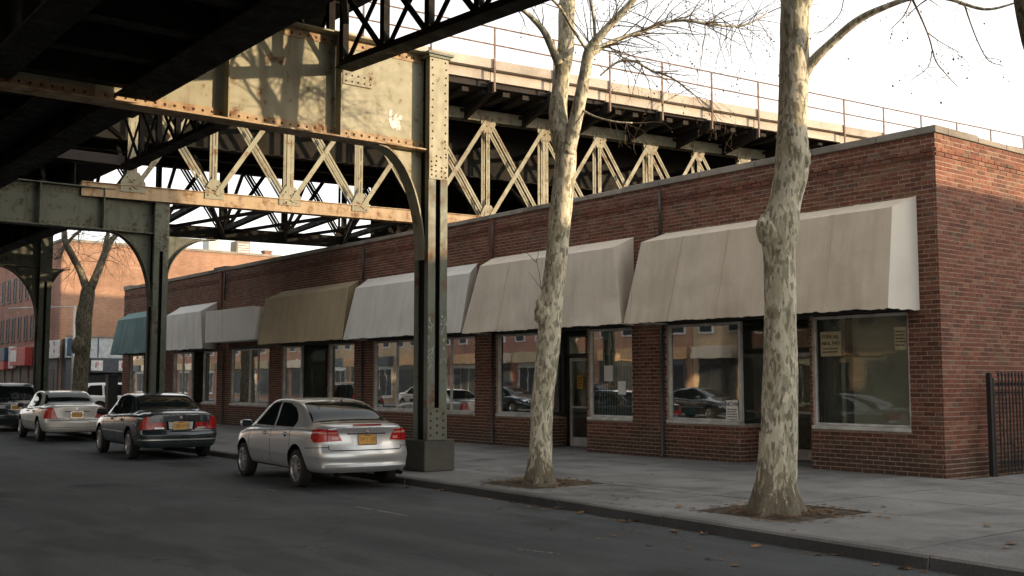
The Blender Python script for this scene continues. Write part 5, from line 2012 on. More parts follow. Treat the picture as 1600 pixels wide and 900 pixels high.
class Car:
    """body lofted nose (+Y) to tail (-Y); panels, glass and lamps are cut out of its skin and set proud of it"""

    def __init__(s, name, label, cat, spec, paint, group=None):
        s.p = spec
        s.t = thing(name, label, cat, (0, 0, 0), group)
        s.paint = paint
        s.body()

    def body(s):
        p = s.p
        L, W = p['L'], p['W']
        zs, zt, hw = fn(p['shoulder']), fn(p['top']), fn(p['half'])
        rp, fp = fn(p['rear']), fn(p['front'])
        zb = p.get('zb', .20)
        ys_ = [-L / 2, -L / 2 + .012, -L / 2 + .035, -L / 2 + .07] + [-L / 2 + .07 + (L - .14) * k / 92 for k in range(1, 92)] + [L / 2 - .07, L / 2 - .035, L / 2 - .012, L / 2]
        sc = [.945, .975, .992, 1.0] + [1.0] * 91 + [1.0, .992, .975, .945]

        def section(y):
            w_, zsh, ztp = hw(y), zs(y), zt(y)
            h = max(.02, ztp - zsh)
            hh = max(0, min(1, (h - .06) / .40))
            P = [(0, zb), (.72 * w_, zb), (.90 * w_, zb + .03), (.965 * w_, zb + .13), (.992 * w_, zb + .24), (1.0 * w_, .56), (.992 * w_, zsh - .17), (.975 * w_, zsh - .06), (.945 * w_, zsh - .01), (.905 * w_, zsh + .012)]
            bx = .905
            tw = p.get('tumble', 1.0)
            G = [((bx - .045 - .03 * hh * tw), .25 + .08 * hh), ((.80 - .01 * hh) - .02 * hh * tw, .55 + .12 * hh), ((.70 + .035 * hh) - .03 * hh * tw, .78 + .12 * hh), ((.50 + .09 * hh), .91 + .06 * hh), (.26, .975 + .018 * hh), (0, 1.0)]
            P += [(gx * w_, zsh + .012 + gz * (h - .012)) for gx, gz in G]
            return P

        def dense(P):
            Q = [P[0]] + P + [P[-1]]
            out = []
            for i in range(1, len(Q) - 2):
                a, b, c, d = Q[i - 1], Q[i], Q[i + 1], Q[i + 2]
                for k in range(3):
                    t = k / 3
                    out.append(tuple(.5 * (2 * b[j] + (c[j] - a[j]) * t + (2 * a[j] - 5 * b[j] + 4 * c[j] - d[j]) * t * t + (3 * b[j] - a[j] - 3 * c[j] + d[j]) * t ** 3) for j in (0, 1)))
            out.append(P[-1])
            return [(max(0, x), z) for x, z in out]

        def deform(x, y, z, w_):
            tr_ = sstep((-L / 2 + .55 - y) / .55)
            tf = sstep((y - (L / 2 - .7)) / .7)
            u = min(1.0, abs(x) / w_)
            return (x, y + tr_ * (p.get('rcurve', .12) * u ** 2.4 + rp(z)) - tf * (p.get('fcurve', .28) * u ** 2.2 + fp(z)), z)
        v, f = [], []
        rings = []
        for y, k in zip(ys_, sc):
            P = dense(section(y))
            zc = .62
            w_ = hw(y)
            ring = [(x * k, zc + (z - zc) * k) for x, z in P]
            ring = ring + [(-x, z) for x, z in ring[-2:0:-1]]
            idx = []
            for x, z in ring:
                idx.append(len(v))
                v.append(deform(x, y, z, w_))
            rings.append((idx, ring, y, w_))
        n = len(rings[0][0])
        for (a, _, _, _), (b, _, _, _) in zip(rings, rings[1:]):
            for i in range(n):
                i2 = (i + 1) % n
                f.append((a[i], b[i], b[i2], a[i2]))
        # end caps: half outline is a left-right symmetric strip, so stitch across
        half = (n // 2)
        for (idx, ring, y, w_), flip in ((rings[0], False), (rings[-1], True)):
            nx = 14
            rows = []
            for i in range(half + 1):
                li, ri = idx[i], idx[(n - i) % n]
                if li == ri:
                    rows.append([li])
                    continue
                xa, z = ring[i]
                xb, _ = ring[(n - i) % n]
                r_ = [li]
                for k in range(1, nx):
                    x = xa + (xb - xa) * k / nx
                    r_.append(len(v))
                    v.append(deform(x, y, z, w_))
                r_.append(ri)
                rows.append(r_)
            for ra, rb in zip(rows, rows[1:]):
                if len(ra) == 1:
                    for k in range(len(rb) - 1):
                        f.append((ra[0], rb[k + 1], rb[k]) if not flip else (ra[0], rb[k], rb[k + 1]))
                elif len(rb) == 1:
                    for k in range(len(ra) - 1):
                        f.append((ra[k], ra[k + 1], rb[0]) if not flip else (ra[k + 1], ra[k], rb[0]))
                else:
                    for k in range(nx):
                        f.append((ra[k], ra[k + 1], rb[k + 1], rb[k]) if not flip else (ra[k], rb[k], rb[k + 1], ra[k + 1]))
        me = bpy.data.meshes.new('body')
        me.from_pydata(v, [], f)
        me.validate()
        bm = bmesh.new()
        bm.from_mesh(me)
        bmesh.ops.remove_doubles(bm, verts=bm.verts, dist=.0004)
        bmesh.ops.recalc_face_normals(bm, faces=bm.faces)
        bm.to_mesh(me)
        bm.free()
        s.skin = me.copy()
        # wheel wells
        R_ = p['wr'] + .07
        cut = M()
        for ya in (p['ya'], p['yf']):
            for sg in (-1, 1):
                n_ = 28
                xi, xo = (p['W'] / 2 - .34) * sg, (p['W'] / 2 + .2) * sg
                c0 = [(xi, ya + R_ * math.cos(2 * math.pi * k / n_), p['wr'] + .02 + R_ * math.sin(2 * math.pi * k / n_)) for k in range(n_)]
                c1 = [(xo, y, z) for _, y, z in c0]
                b0 = len(cut.v)
                cut.v += c0 + c1
                ff = [tuple(b0 + k for k in range(n_)), tuple(b0 + n_ + k for k in range(n_ - 1, -1, -1))]
                ff += [(b0 + k, b0 + n_ + k, b0 + n_ + (k + 1) % n_, b0 + (k + 1) % n_) for k in range(n_)]
                cut.f += ff
        cm = bpy.data.meshes.new('cut')
        cm.from_pydata(cut.v, [], cut.f)
        b2 = bmesh.new()
        b2.from_mesh(cm)
        bmesh.ops.recalc_face_normals(b2, faces=b2.faces)
        b2.to_mesh(cm)
        b2.free()
        me.materials.append(A[s.paint])
        me.materials.append(A['under'])
        cm.materials.append(A[s.paint])
        cm.materials.append(A['under'])
        cm.polygons.foreach_set('material_index', [1] * len(cm.polygons))
        bo, co = bpy.data.objects.new('body', me), bpy.data.objects.new('cut', cm)
        COL.objects.link(bo)
        COL.objects.link(co)
        md = bo.modifiers.new('b', 'BOOLEAN')
        md.operation = 'DIFFERENCE'
        md.solver = 'EXACT'
        md.object = co
        dg = bpy.context.evaluated_depsgraph_get()
        nm = bpy.data.meshes.new_from_object(bo.evaluated_get(dg))
        bpy.data.objects.remove(bo)
        bpy.data.objects.remove(co)
        for pl in nm.polygons:
            c = pl.center
            inside = False
            for ya in (p['ya'], p['yf']):
                d = math.hypot(c.y - ya, c.z - (p['wr'] + .02))
                if d < R_ + .004 and abs(c.x) < p['W'] / 2 + .1:
                    rad = Vector((0, c.y - ya, c.z - p['wr'] - .02))
                    if d < R_ - .01 or (rad.length > 0 and pl.normal.dot(rad.normalized()) < -.5):
                        inside = True
            if inside or c.z < zb + .012:
                pl.material_index = 1
            else:
                pl.material_index = 0
            pl.use_smooth = True
        s.bodyobj = link('body', nm, s.t)
        es = s.bodyobj.modifiers.new('es', 'EDGE_SPLIT')
        es.split_angle = R(38)

    def carve(s, planes, off, name, mat, parent=None, cond=None, smooth=True, label=None):
        """piece of the skin inside all half spaces (point, outward normal), lifted by off"""
        bm = bmesh.new()
        bm.from_mesh(s.skin)
        pl = [(Vector(c), Vector(n).normalized()) for c, n in planes]
        bm.faces.ensure_lookup_table()
        dele = []
        for f in bm.faces:
            kill = False
            if cond and not cond(f.calc_center_median(), f.normal):
                kill = True
            else:
                for c, n in pl:
                    if min((v.co - c).dot(n) for v in f.verts) > 0:
                        kill = True
                        break
            if kill:
                dele.append(f)
        bmesh.ops.delete(bm, geom=dele, context='FACES')
        nrm = {}
        for c, n in pl:
            geom = bm.verts[:] + bm.edges[:] + bm.faces[:]
            if geom:
                bmesh.ops.bisect_plane(bm, geom=geom, plane_co=c, plane_no=n, clear_outer=True, dist=1e-6)
        if not bm.faces:
            bm.free()
            return None
        bm.normal_update()
        for v in bm.verts:
            nrm[v] = v.normal.copy()
        for v in bm.verts:
            v.co = v.co + nrm[v] * off
        # rim so that the piece has thickness
        be = [e for e in bm.edges if e.is_boundary]
        r = bmesh.ops.extrude_edge_only(bm, edges=be)
        nv = [g for g in r['geom'] if isinstance(g, bmesh.types.BMVert)]
        src = {}
        for v in nv:
            best = None
            for e in v.link_edges:
                o = e.other_vert(v)
                if o not in nv and (o.co - v.co).length < 1e-7:
                    best = o
            if best is not None and best in nrm:
                v.co = v.co - nrm[best] * (off + .012)
        for f in bm.faces:
            f.smooth = smooth
        me = bpy.data.meshes.new(name)
        bm.to_mesh(me)
        bm.free()
        me.materials.append(A[mat])
        o = link(name, me, parent or s.t)
        es = o.modifiers.new('es', 'EDGE_SPLIT')
        es.split_angle = R(35)
        if label:
            o['label'] = label
        return o

    def polyplanes(s, pts, axis):
        """planes bounding a convex polygon given in 'yz', 'xz' or 'xy' coordinates"""
        ax = {'yz': (1, 2), 'xz': (0, 2), 'xy': (0, 1)}[axis]
        cx = sum(p[0] for p in pts) / len(pts)
        cy = sum(p[1] for p in pts) / len(pts)
        out = []
        for (a, b) in zip(pts, pts[1:] + pts[:1]):
            nx, ny = (b[1] - a[1]), -(b[0] - a[0])
            if (cx - a[0]) * nx + (cy - a[1]) * ny > 0:
                nx, ny = -nx, -ny
            c, n = [0, 0, 0], [0, 0, 0]
            c[ax[0]], c[ax[1]] = a
            n[ax[0]], n[ax[1]] = nx, ny
            out.append((c, n))
        return out

    def side_windows(s, polys, trim=True):
        for sg in (-1, 1):
            for pts in polys:
                s.carve(s.polyplanes(pts, 'yz') + [((0, 0, 0), (-sg, 0, 0))], .003, 'side_window', 'carglass', cond=lambda c, n: c.x * sg > .3 and abs(n.x) > .25)

    def seams(s, lines):
        """lines: list of (axis, polygon, condition)"""
        for axis, pts, cond in lines:
            if axis == 'yz':
                for sg in (-1, 1):
                    s.carve(s.polyplanes(pts, axis), .0015, 'panel_gap', 'seam', cond=lambda c, n: c.x * sg > 0 and cond(c, n))
                continue
            s.carve(s.polyplanes(pts, axis), .0015, 'panel_gap', 'seam', cond=cond)

    def wheels(s, rimstyle=5):
        p = s.p
        r = p['wr']
        first = None
        for ya in (p['ya'], p['yf']):
            for sg in (-1, 1):
                x = sg * (p['W'] / 2 - .115)
                ax = Vector((sg, 0, 0))
                ty = M()
                ty.lathe([(r * .62, -.09), (r * .9, -.10), (r * .985, -.08), (r, -.05), (r, .05), (r * .985, .08), (r * .9, .098), (r * .66, .09), (r * .64, .05)], (x, ya, r), ax, 32)
                wh = ty.build('wheel', A['tyre'], s.t, smooth=True)
                rm_ = M()
                rm_.lathe([(r * .64, .02), (r * .66, .088), (r * .69, .094), (r * .65, .096), (r * .60, .075), (r * .58, .02)], (x, ya, r), ax, 32)
                for k in range(rimstyle):
                    a = 2 * math.pi * k / rimstyle + .3
                    d = Vector((0, math.cos(a), math.sin(a)))
                    e = Vector((0, -math.sin(a), math.cos(a)))
                    c0 = Vector((x, ya, r)) + ax * .078
                    for o_ in ((-.022, .022) if rimstyle <= 5 else (0,)):
                        rm_.beam(c0 + d * r * .10 + e * o_, c0 + ax * -.004 + d * r * .62 + e * o_ * 1.6, .030 if rimstyle <= 5 else .035, .03, e)
                rm_.lathe([(r * .2, .04), (r * .2, .085), (r * .13, .094), (r * .02, .096)], (x, ya, r), ax, 16)
                rm_.build('rim', A['alloy'], wh)
                M().lathe([(r * .61, .015), (r * .61, .022)], (x, ya, r), ax, 24).build('brake_disc', A['under'], wh)

    def mirrors(s, y, z, mat):
        for sg in (-1, 1):
            x = sg * (s.p['W'] / 2 + .085)
            q = M()
            n = 12
            for (dy, k) in ((-.055, .90), (-.045, 1.0), (0, 1.0), (.05, .8), (.085, .45)):
                for i in range(n):
                    a = 2 * math.pi * i / n
                    ca, sa = math.cos(a), math.sin(a)
                    q.v.append((x + .105 * k * math.copysign(abs(ca) ** .6, ca), y + dy, z + .072 * k * math.copysign(abs(sa) ** .6, sa)))
            for j in range(4):
                q.f += [(j * n + i, (j + 1) * n + i, (j + 1) * n + (i + 1) % n, j * n + (i + 1) % n) for i in range(n)]
            q.f += [tuple(range(n)), tuple(range(5 * n - 1, 4 * n - 1, -1))]
            q.m = [0] * len(q.f)
            o = q.build('wing_mirror', A[mat], s.t, smooth=True)
            q = M()
            q.add([(x + .09 * math.copysign(abs(math.cos(a)) ** .6, math.cos(a)), y - .057, z + .058 * math.copysign(abs(math.sin(a)) ** .6, math.sin(a))) for a in [2 * math.pi * i / 12 for i in range(12)]], [tuple(range(12))])
            q.build('mirror_glass', A['carglass'], o)
            M().beam((x - sg * .05, y + .03, z - .05), (x - sg * .16, y + .04, z - .06), .05, .04).build('mirror_arm', A[mat], o)

    def xskin(s, y, z, sg):
        """x of the skin at (y, z) on side sg"""
        best, bx = 9, 0
        for v in s.skin.vertices:
            if v.co.x * sg > 0:
                d = abs(v.co.y - y) + abs(v.co.z - z)
                if d < best:
                    best, bx = d, v.co.x
        return bx

    def yskin(s, x, z):
        best, by = 9, 0
        for v in s.skin.vertices:
            if v.co.y < -s.p['L'] / 2 + .6:
                d = abs(v.co.x - x) + abs(v.co.z - z)
                if d < best - 1e-6:
                    best, by = d, v.co.y
        return by

    def handles(s, spots, mat):
        for (y, z) in spots:
            for sg in (-1, 1):
                x = s.xskin(y, z, sg)
                q = M()
                q.tube([(x - sg * .01, y - .10, z), (x + sg * .022, y - .07, z + .006), (x + sg * .024, y + .05, z + .006), (x - sg * .01, y + .09, z)], [.012, .016, .016, .012], 8)
                q.build('door_handle', A[mat], s.t, smooth=True)
                q = M()
                q.lathe([(.045, -.004), (.045, .004)], (x, y, z - .008), (sg, 0, 0), 14)
                q.build('handle_recess', A['seam'], s.t)

    def plate(s, z, txt, dx=.0, frame='chrome', lean=.08):
        y = s.yskin(0, z) - .012 - dx
        up = Vector((0, lean, 1)).normalized()
        n = Vector((0, -1, lean)).normalized()
        q = M()
        q.obox((0, y, z), (.155, 0, 0), up * .078, n * .004)
        o = q.build('licence_plate', A['plate'], s.t, bevel=.003)
        q = M()
        for sg in (-1, 1):
            q.obox(Vector((sg * .162, y, z)), (.008, 0, 0), up * .085, n * .007)
            q.obox(Vector((0, y, z)) + up * sg * .083, (.154, 0, 0), up * .006, n * .007)
        q.build('plate_frame', A[frame], o)
        text('plate_text', txt, .095, tuple(Vector((0, y, z)) - up * .008 + n * .006), (1, 0, 0), up, A['platetxt'], o, .002)
        M().obox(Vector((0, y, z)) + up * .062 + n * .006, (.06, 0, 0), up * .007, n * .0012).build('print_strip', A['platetxt'], o)
        return o

    def place(s, x, y, rz):
        s.t.location = (x, y, 0)
        s.t.rotation_euler = (0, 0, rz)


def mirror_pts(pts):
    return [(-a, b) for a, b in pts]


SIL = dict(L=4.52, W=1.80, zb=.265, wr=.315, ya=-1.28, yf=1.32, rcurve=.15, fcurve=.34,
           shoulder=[(-2.26, .955), (-1.9, .975), (-1.3, .985), (0, .945), (1.0, .90), (1.6, .83), (2.05, .72), (2.26, .60)],
           top=[(-2.26, 1.03), (-2.05, 1.075), (-1.72, 1.085), (-1.62, 1.10), (-1.2, 1.285), (-.78, 1.415), (-.35, 1.465), (0, 1.475), (.3, 1.455), (.6, 1.375), (1.0, 1.19), (1.32, 1.01), (1.42, .985), (1.8, .90), (2.1, .79), (2.26, .68)],
           half=[(-2.26, .80), (-2.0, .855), (-1.4, .895), (0, .90), (1.2, .895), (1.8, .86), (2.26, .74)],
           rear=[(.22, .14), (.30, .05), (.345, .0), (.37, -.012), (.395, .012), (.44, .020), (.52, .004), (.60, .004), (.64, .035), (.70, .06), (.90, .085), (1.0, .06), (1.06, .04), (1.3, .1)],
           front=[(.15, .12), (.3, .03), (.5, 0), (.7, .08), (.9, .2)])
car = Car('silver_sedan', 'silver four door sedan with red wrap round lamps parked nearest beside the steel column', 'car', SIL, 'silver')
car.side_windows([[(.93, .985), (.30, 1.365), (.02, 1.40), (-.07, 1.40), (-.07, .985)], [(-.15, .985), (-.15, 1.40), (-.50, 1.385), (-.80, 1.305), (-.98, 1.20), (-1.06, 1.09), (-1.03, 1.01), (-.98, .99)]])
RG = [(.56, -.86), (.40, -.80), (-.40, -.80), (-.56, -.86), (-.70, -1.58), (-.55, -1.63), (.55, -1.63), (.70, -1.58)]
car.carve(car.polyplanes(RG, 'xy'), .003, 'rear_window', 'carglass', cond=lambda c, n: c.z > 1.0 and n.z > .15)
car.carve(car.polyplanes([(.56, .52), (-.56, .52), (-.70, 1.26), (.70, 1.26)], 'xy'), .003, 'windscreen', 'carglass', cond=lambda c, n: c.z > .95)
sidec = lambda c, n: abs(c.x) > .6 and abs(n.x) > .3
rearc = lambda c, n: c.y < -1.7
car.seams([('yz', [(-.116, .30), (-.104, .30), (-.104, .97), (-.116, .97)], sidec), ('yz', [(.98, .30), (.992, .30), (.992, .90), (.98, .90)], sidec), ('yz', [(-1.02, .72), (-1.008, .72), (-1.008, .985), (-1.02, .985)], sidec),
           ('yz', [(-.93, .30), (-.918, .30), (-1.008, .74), (-1.02, .74)], sidec),
           ('yz', [(-.93, .295), (.99, .295), (.99, .305), (-.93, .305)], sidec),
           ('xz', [(-.62, .632), (.62, .632), (.62, .646), (-.62, .646)], lambda c, n: c.y < -2.0), ('xz', [(-.655, .66), (-.643, .66), (-.643, .72), (-.655, .72)], lambda c, n: c.y < -2.0), ('xz', [(.655, .66), (.643, .66), (.643, .72), (.655, .72)], lambda c, n: c.y < -2.0),
           ('xz', [(-.66, .664), (-.615, .632), (-.61, .642), (-.65, .668)], lambda c, n: c.y < -2.0), ('xz', [(.66, .664), (.615, .632), (.61, .642), (.65, .668)], lambda c, n: c.y < -2.0),
           ('yz', [(-2.2, .69), (-1.68, .665), (-1.68, .676), (-2.2, .70)], sidec)])
car.carve([((0, -1.77, 0), (0, -1, 0)), ((0, -1.758, 0), (0, 1, 0)), ((0, 0, 1.0), (0, 0, -1)), ((.68, 0, 0), (1, 0, 0)), ((-.68, 0, 0), (-1, 0, 0))], .0015, 'panel_gap', 'seam')
for sg in (-1, 1):
    pl = [((sg * .43, 0, .795), (sg * -.06, 0, -1)), ((sg * .43, 0, .965), (sg * -.04, 0, 1)), ((sg * .43, 0, .795), (-sg * 1, 0, .50)), ((0, -1.86, .85), (0, 1, .0)), ((0, -1.88, .985), (0, .9, .5)), ((0, -1.90, .80), (0, .7, -.7))]
    o = car.carve(pl, .010, 'tail_lamp', 'red', cond=lambda c, n: c.x * sg > .3 and c.y < -1.6 and n.z < .8)
    car.carve(pl[2:4] + [((0, 0, .905), (0, 0, -1)), ((0, 0, .937), (0, 0, 1)), ((sg * .50, 0, 0), (-sg, 0, 0)), ((0, -2.0, 0), (0, 1, 0))], .0125, 'clear_band', 'lamp_pink', parent=o, cond=lambda c, n: c.x * sg > .3 and c.y < -1.6)
    car.carve([((sg * .655, 0, 0), (-sg, 0, 0)), ((sg * .664, 0, 0), (sg, 0, 0)), ((0, 0, .79), (0, 0, -1)), ((0, 0, .985), (0, 0, 1))], .0128, 'lamp_seam', 'seam', parent=o, cond=lambda c, n: c.x * sg > .3 and c.y < -2.0)
    car.carve([((sg * .49, 0, 0), (-sg, 0, 0)), ((sg * .59, 0, 0), (sg, 0, 0)), ((0, 0, .815), (0, 0, -1)), ((0, 0, .855), (0, 0, 1))], .0128, 'reversing_lamp', 'lamp_pink', parent=o, cond=lambda c, n: c.x * sg > .3 and c.y < -2.0)
    # headlamps
    car.carve([((0, 0, .60), (0, 0, -1)), ((0, 0, .74), (0, 0, 1)), ((sg * .42, 0, 0), (-sg, 0, 0)), ((0, 1.9, 0), (0, -1, 0))], .006, 'headlamp', 'chrome', cond=lambda c, n: c.x * sg > .3 and c.y > 1.6)
# number plate bay with dark top lip
car.carve(car.polyplanes([(-.34, .912), (.34, .912), (.335, .895), (-.335, .895)], 'xz'), .018, 'boot_grip', 'seam', cond=lambda c, n: c.y < -2)
car.carve(car.polyplanes([(-.32, .893), (.32, .893), (.25, .745), (.19, .72), (-.19, .72), (-.25, .745)], 'xz'), .002, 'plate_recess', 'silver', cond=lambda c, n: c.y < -2)
car.plate(.81, 'TPT 17', .004)
q = M()
yb_ = car.yskin(0, .935) - .008
q.lathe([(.040, -.004), (.040, .006), (.030, .006), (.030, .0)], (0, yb_, .955), (0, -1, .05), 22)
q.tube([(-.012, yb_ - .010, .982), (-.02, yb_ - .010, .95), (.018, yb_ - .010, .932)], .005, 6)
q.build('badge', A['chrome'], car.t)
M().box(-.26, .26, -2.245 + .045, -2.225 + .045, 1.035, 1.062).build('brake_lamp', A['red'], car.t, bevel=.008)
car.wheels(5)
car.mirrors(.88, 1.00, 'silver')
car.handles([(.16, .85), (-.80, .87)], 'silver')
q = M()
q.tube([(.15, -.80, 1.42), (.18, -1.06, 1.68)], [.004, .002], 6)
q.lathe([(.022, 0), (.015, .03)], (.15, -.80, 1.405), (0, -.3, 1), 8)
q.build('antenna', A['iron'], car.t)
for ex in (-.5, .62):
    M().tube([(ex, -2.08, .25), (ex, -2.20, .245)], .035, 10).build('exhaust_tip', A['under'], car.t)
silver = car
car.place(9.46, 17.90, R(-5))

NAV = dict(L=4.85, W=1.80, zb=.26, wr=.315, ya=-1.40, yf=1.36, rcurve=.12, fcurve=.30,
           shoulder=[(-2.42, .93), (-1.9, .955), (-1.3, .965), (0, .93), (1.0, .89), (1.7, .82), (2.2, .73), (2.42, .62)],
           top=[(-2.42, 1.00), (-2.2, 1.03), (-1.62, 1.05), (-1.50, 1.07), (-1.15, 1.25), (-.82, 1.375), (-.45, 1.42), (-.1, 1.43), (.2, 1.41), (.5, 1.33), (.9, 1.15), (1.2, .99), (1.3, .965), (1.8, .89), (2.2, .80), (2.42, .70)],
           half=[(-2.42, .83), (-2.1, .87), (-1.4, .895), (0, .90), (1.2, .895), (1.9, .86), (2.42, .76)],
           rear=[(.20, .12), (.30, .03), (.36, .0), (.54, 0), (.57, .01), (.60, .055), (.66, .065), (.95, .075), (1.05, .10), (1.3, .15)],
           front=[(.15, .12), (.3, .03), (.5, 0), (.7, .06), (.9, .15)])


def second_sedan(name, label, paint, style, txt):
    car = Car(name, label, 'car', NAV, paint)
    car.side_windows([[(.80, .965), (.25, 1.31), (.02, 1.36), (-.14, 1.36), (-.14, .955)], [(-.20, .955), (-.20, 1.36), (-.62, 1.345), (-.86, 1.27), (-1.02, 1.13), (-1.06, 1.0), (-1.02, .965)]])
    car.carve(car.polyplanes([(.56, -.86), (.40, -.82), (-.40, -.82), (-.56, -.86), (-.72, -1.47), (-.5, -1.51), (.5, -1.51), (.72, -1.47)], 'xy'), .003, 'rear_window', 'carglass', cond=lambda c, n: c.z > .98 and n.z > .15)
    car.carve(car.polyplanes([(.56, .40), (-.56, .40), (-.70, 1.14), (.70, 1.14)], 'xy'), .003, 'windscreen', 'carglass', cond=lambda c, n: c.z > .92)
    car.seams([('yz', [(-.176, .30), (-.164, .30), (-.164, .94), (-.176, .94)], sidec), ('yz', [(.93, .30), (.942, .30), (.942, .88), (.93, .88)], sidec), ('yz', [(-1.02, .70), (-1.008, .70), (-1.03, .95), (-1.042, .95)], sidec),
               ('xz', [(-.72, .598), (.72, .598), (.72, .612), (-.72, .612)], lambda c, n: c.y < -2.2), ('xz', [(-.8, .40), (.8, .40), (.8, .408), (-.8, .408)], lambda c, n: c.y < -2.2)])
    # bright side moulding
    car.carve(car.polyplanes([(-.95, .565), (1.0, .565), (1.0, .590), (-.95, .590)], 'yz'), .008, 'side_moulding', paint if style == 'white' else 'alloy', cond=sidec)
    car.carve(car.polyplanes([(-.85, .425), (.85, .425), (.85, .45), (-.85, .45)], 'xz'), .012, 'bumper_strip', paint if style == 'white' else 'alloy', cond=lambda c, n: c.y < -2.1)
    for sg in (-1, 1):
        cnd = lambda c, n: c.x * sg > .2 and c.y < -1.9 and n.z < .75
        if style == 'dark':
            car.carve([((0, 0, .655), (0, 0, -1)), ((0, 0, .90), (0, .3, 1)), ((sg * .60, 0, .655), (-sg, 0, .25)), ((0, -2.17, .655), (0, 1, .35))], .010, 'tail_lamp', 'red', cond=cnd)
            car.carve([((0, 0, .665), (0, 0, -1)), ((0, 0, .80), (0, 0, 1)), ((sg * .33, 0, 0), (-sg, 0, 0)), ((sg * .605, 0, 0), (sg, 0, 0))], .008, 'rear_reflector', 'red', cond=cnd)
            car.carve([((0, 0, .668), (0, 0, -1)), ((0, 0, .70), (0, 0, 1)), ((sg * .36, 0, 0), (-sg, 0, 0)), ((sg * .55, 0, 0), (sg, 0, 0))], .0105, 'reversing_lamp', 'alloy', cond=cnd)
        else:
            car.carve([((0, 0, .655), (0, 0, -1)), ((sg * .66, 0, .95), (-sg * .2, 0, 1)), ((sg * .50, 0, .655), (-sg, 0, .45)), ((0, -2.13, .655), (0, 1, .30))], .010, 'tail_lamp', 'red', cond=cnd)
        car.carve([((0, 0, .60), (0, 0, -1)), ((0, 0, .73), (0, 0, 1)), ((sg * .45, 0, 0), (-sg, 0, 0)), ((0, 2.0, 0), (0, -1, 0))], .006, 'headlamp', 'chrome', cond=lambda c, n: c.x * sg > .3 and c.y > 1.6)
    z = .735 if style == 'dark' else .75
    if style == 'dark':
        car.carve(car.polyplanes([(-.31, .84), (.31, .84), (.31, .64), (-.31, .64)], 'xz'), .006, 'plate_surround', 'seam', cond=lambda c, n: c.y < -2.1)
        car.carve(car.polyplanes([(-.27, .815), (.27, .815), (.25, .66), (-.25, .66)], 'xz'), .0085, 'plate_recess', 'alu', cond=lambda c, n: c.y < -2.1)
    else:
        car.carve(car.polyplanes([(-.34, .85), (.34, .85), (.33, .832), (-.33, .832)], 'xz'), .016, 'boot_grip', 'seam', cond=lambda c, n: c.y < -2.1)
        car.carve(car.polyplanes([(-.32, .83), (.32, .83), (.22, .665), (-.22, .665)], 'xz'), .003, 'plate_recess', 'white_p', cond=lambda c, n: c.y < -2.1)
    car.plate(z, txt, .006)
    q = M()
    yb_ = car.yskin(0, .91) - .006
    q.lathe([(.034, -.004), (.034, .006), (.024, .006), (.024, .0)], (0, yb_, .91), (0, -1, .05), 18)
    q.build('badge', A['chrome'], car.t)
    car.wheels(7 if style == 'dark' else 6)
    car.mirrors(.76, .99, paint)
    car.handles([(.10, .83), (-.82, .84)], paint)
    return car


dark = second_sedan('dark_sedan', 'dark green sedan with amber plate parked behind the silver sedan', 'navy', 'dark', 'CRE 4150')
dark.place(9.57, 26.5, R(-4.5))
dark.t.scale = (1.04, 1.0, 1.05)
pearl = second_sedan('pale_sedan', 'pale pearl sedan parked third in the row at the kerb', 'whitecar', 'white', 'BTD 2208')
pearl.place(9.98, 35.75, R(-4))
pearl.t.scale = (1.03, 1.0, 1.05)

SUV = dict(L=4.6, W=1.84, zb=.26, wr=.35, ya=-1.33, yf=1.33, rcurve=.12, fcurve=.26, tumble=.7,
           shoulder=[(-2.3, 1.02), (-1.3, 1.03), (0, 1.02), (1.0, .99), (1.7, .92), (2.3, .72)],
           top=[(-2.3, 1.62), (-2.1, 1.67), (-1.5, 1.72), (-.3, 1.74), (.3, 1.70), (.65, 1.56), (1.2, 1.14), (1.3, 1.10), (1.9, 1.03), (2.3, .84)],
           half=[(-2.3, .84), (-1.9, .89), (0, .92), (1.4, .91), (2.3, .79)],
           rear=[(.2, .1), (.35, .02), (.45, 0), (.65, .0), (.72, .05), (1.0, .07), (1.3, .15), (1.75, .32)],
           front=[(.2, .1), (.4, .02), (.6, 0), (.8, .06), (1.1, .2)])


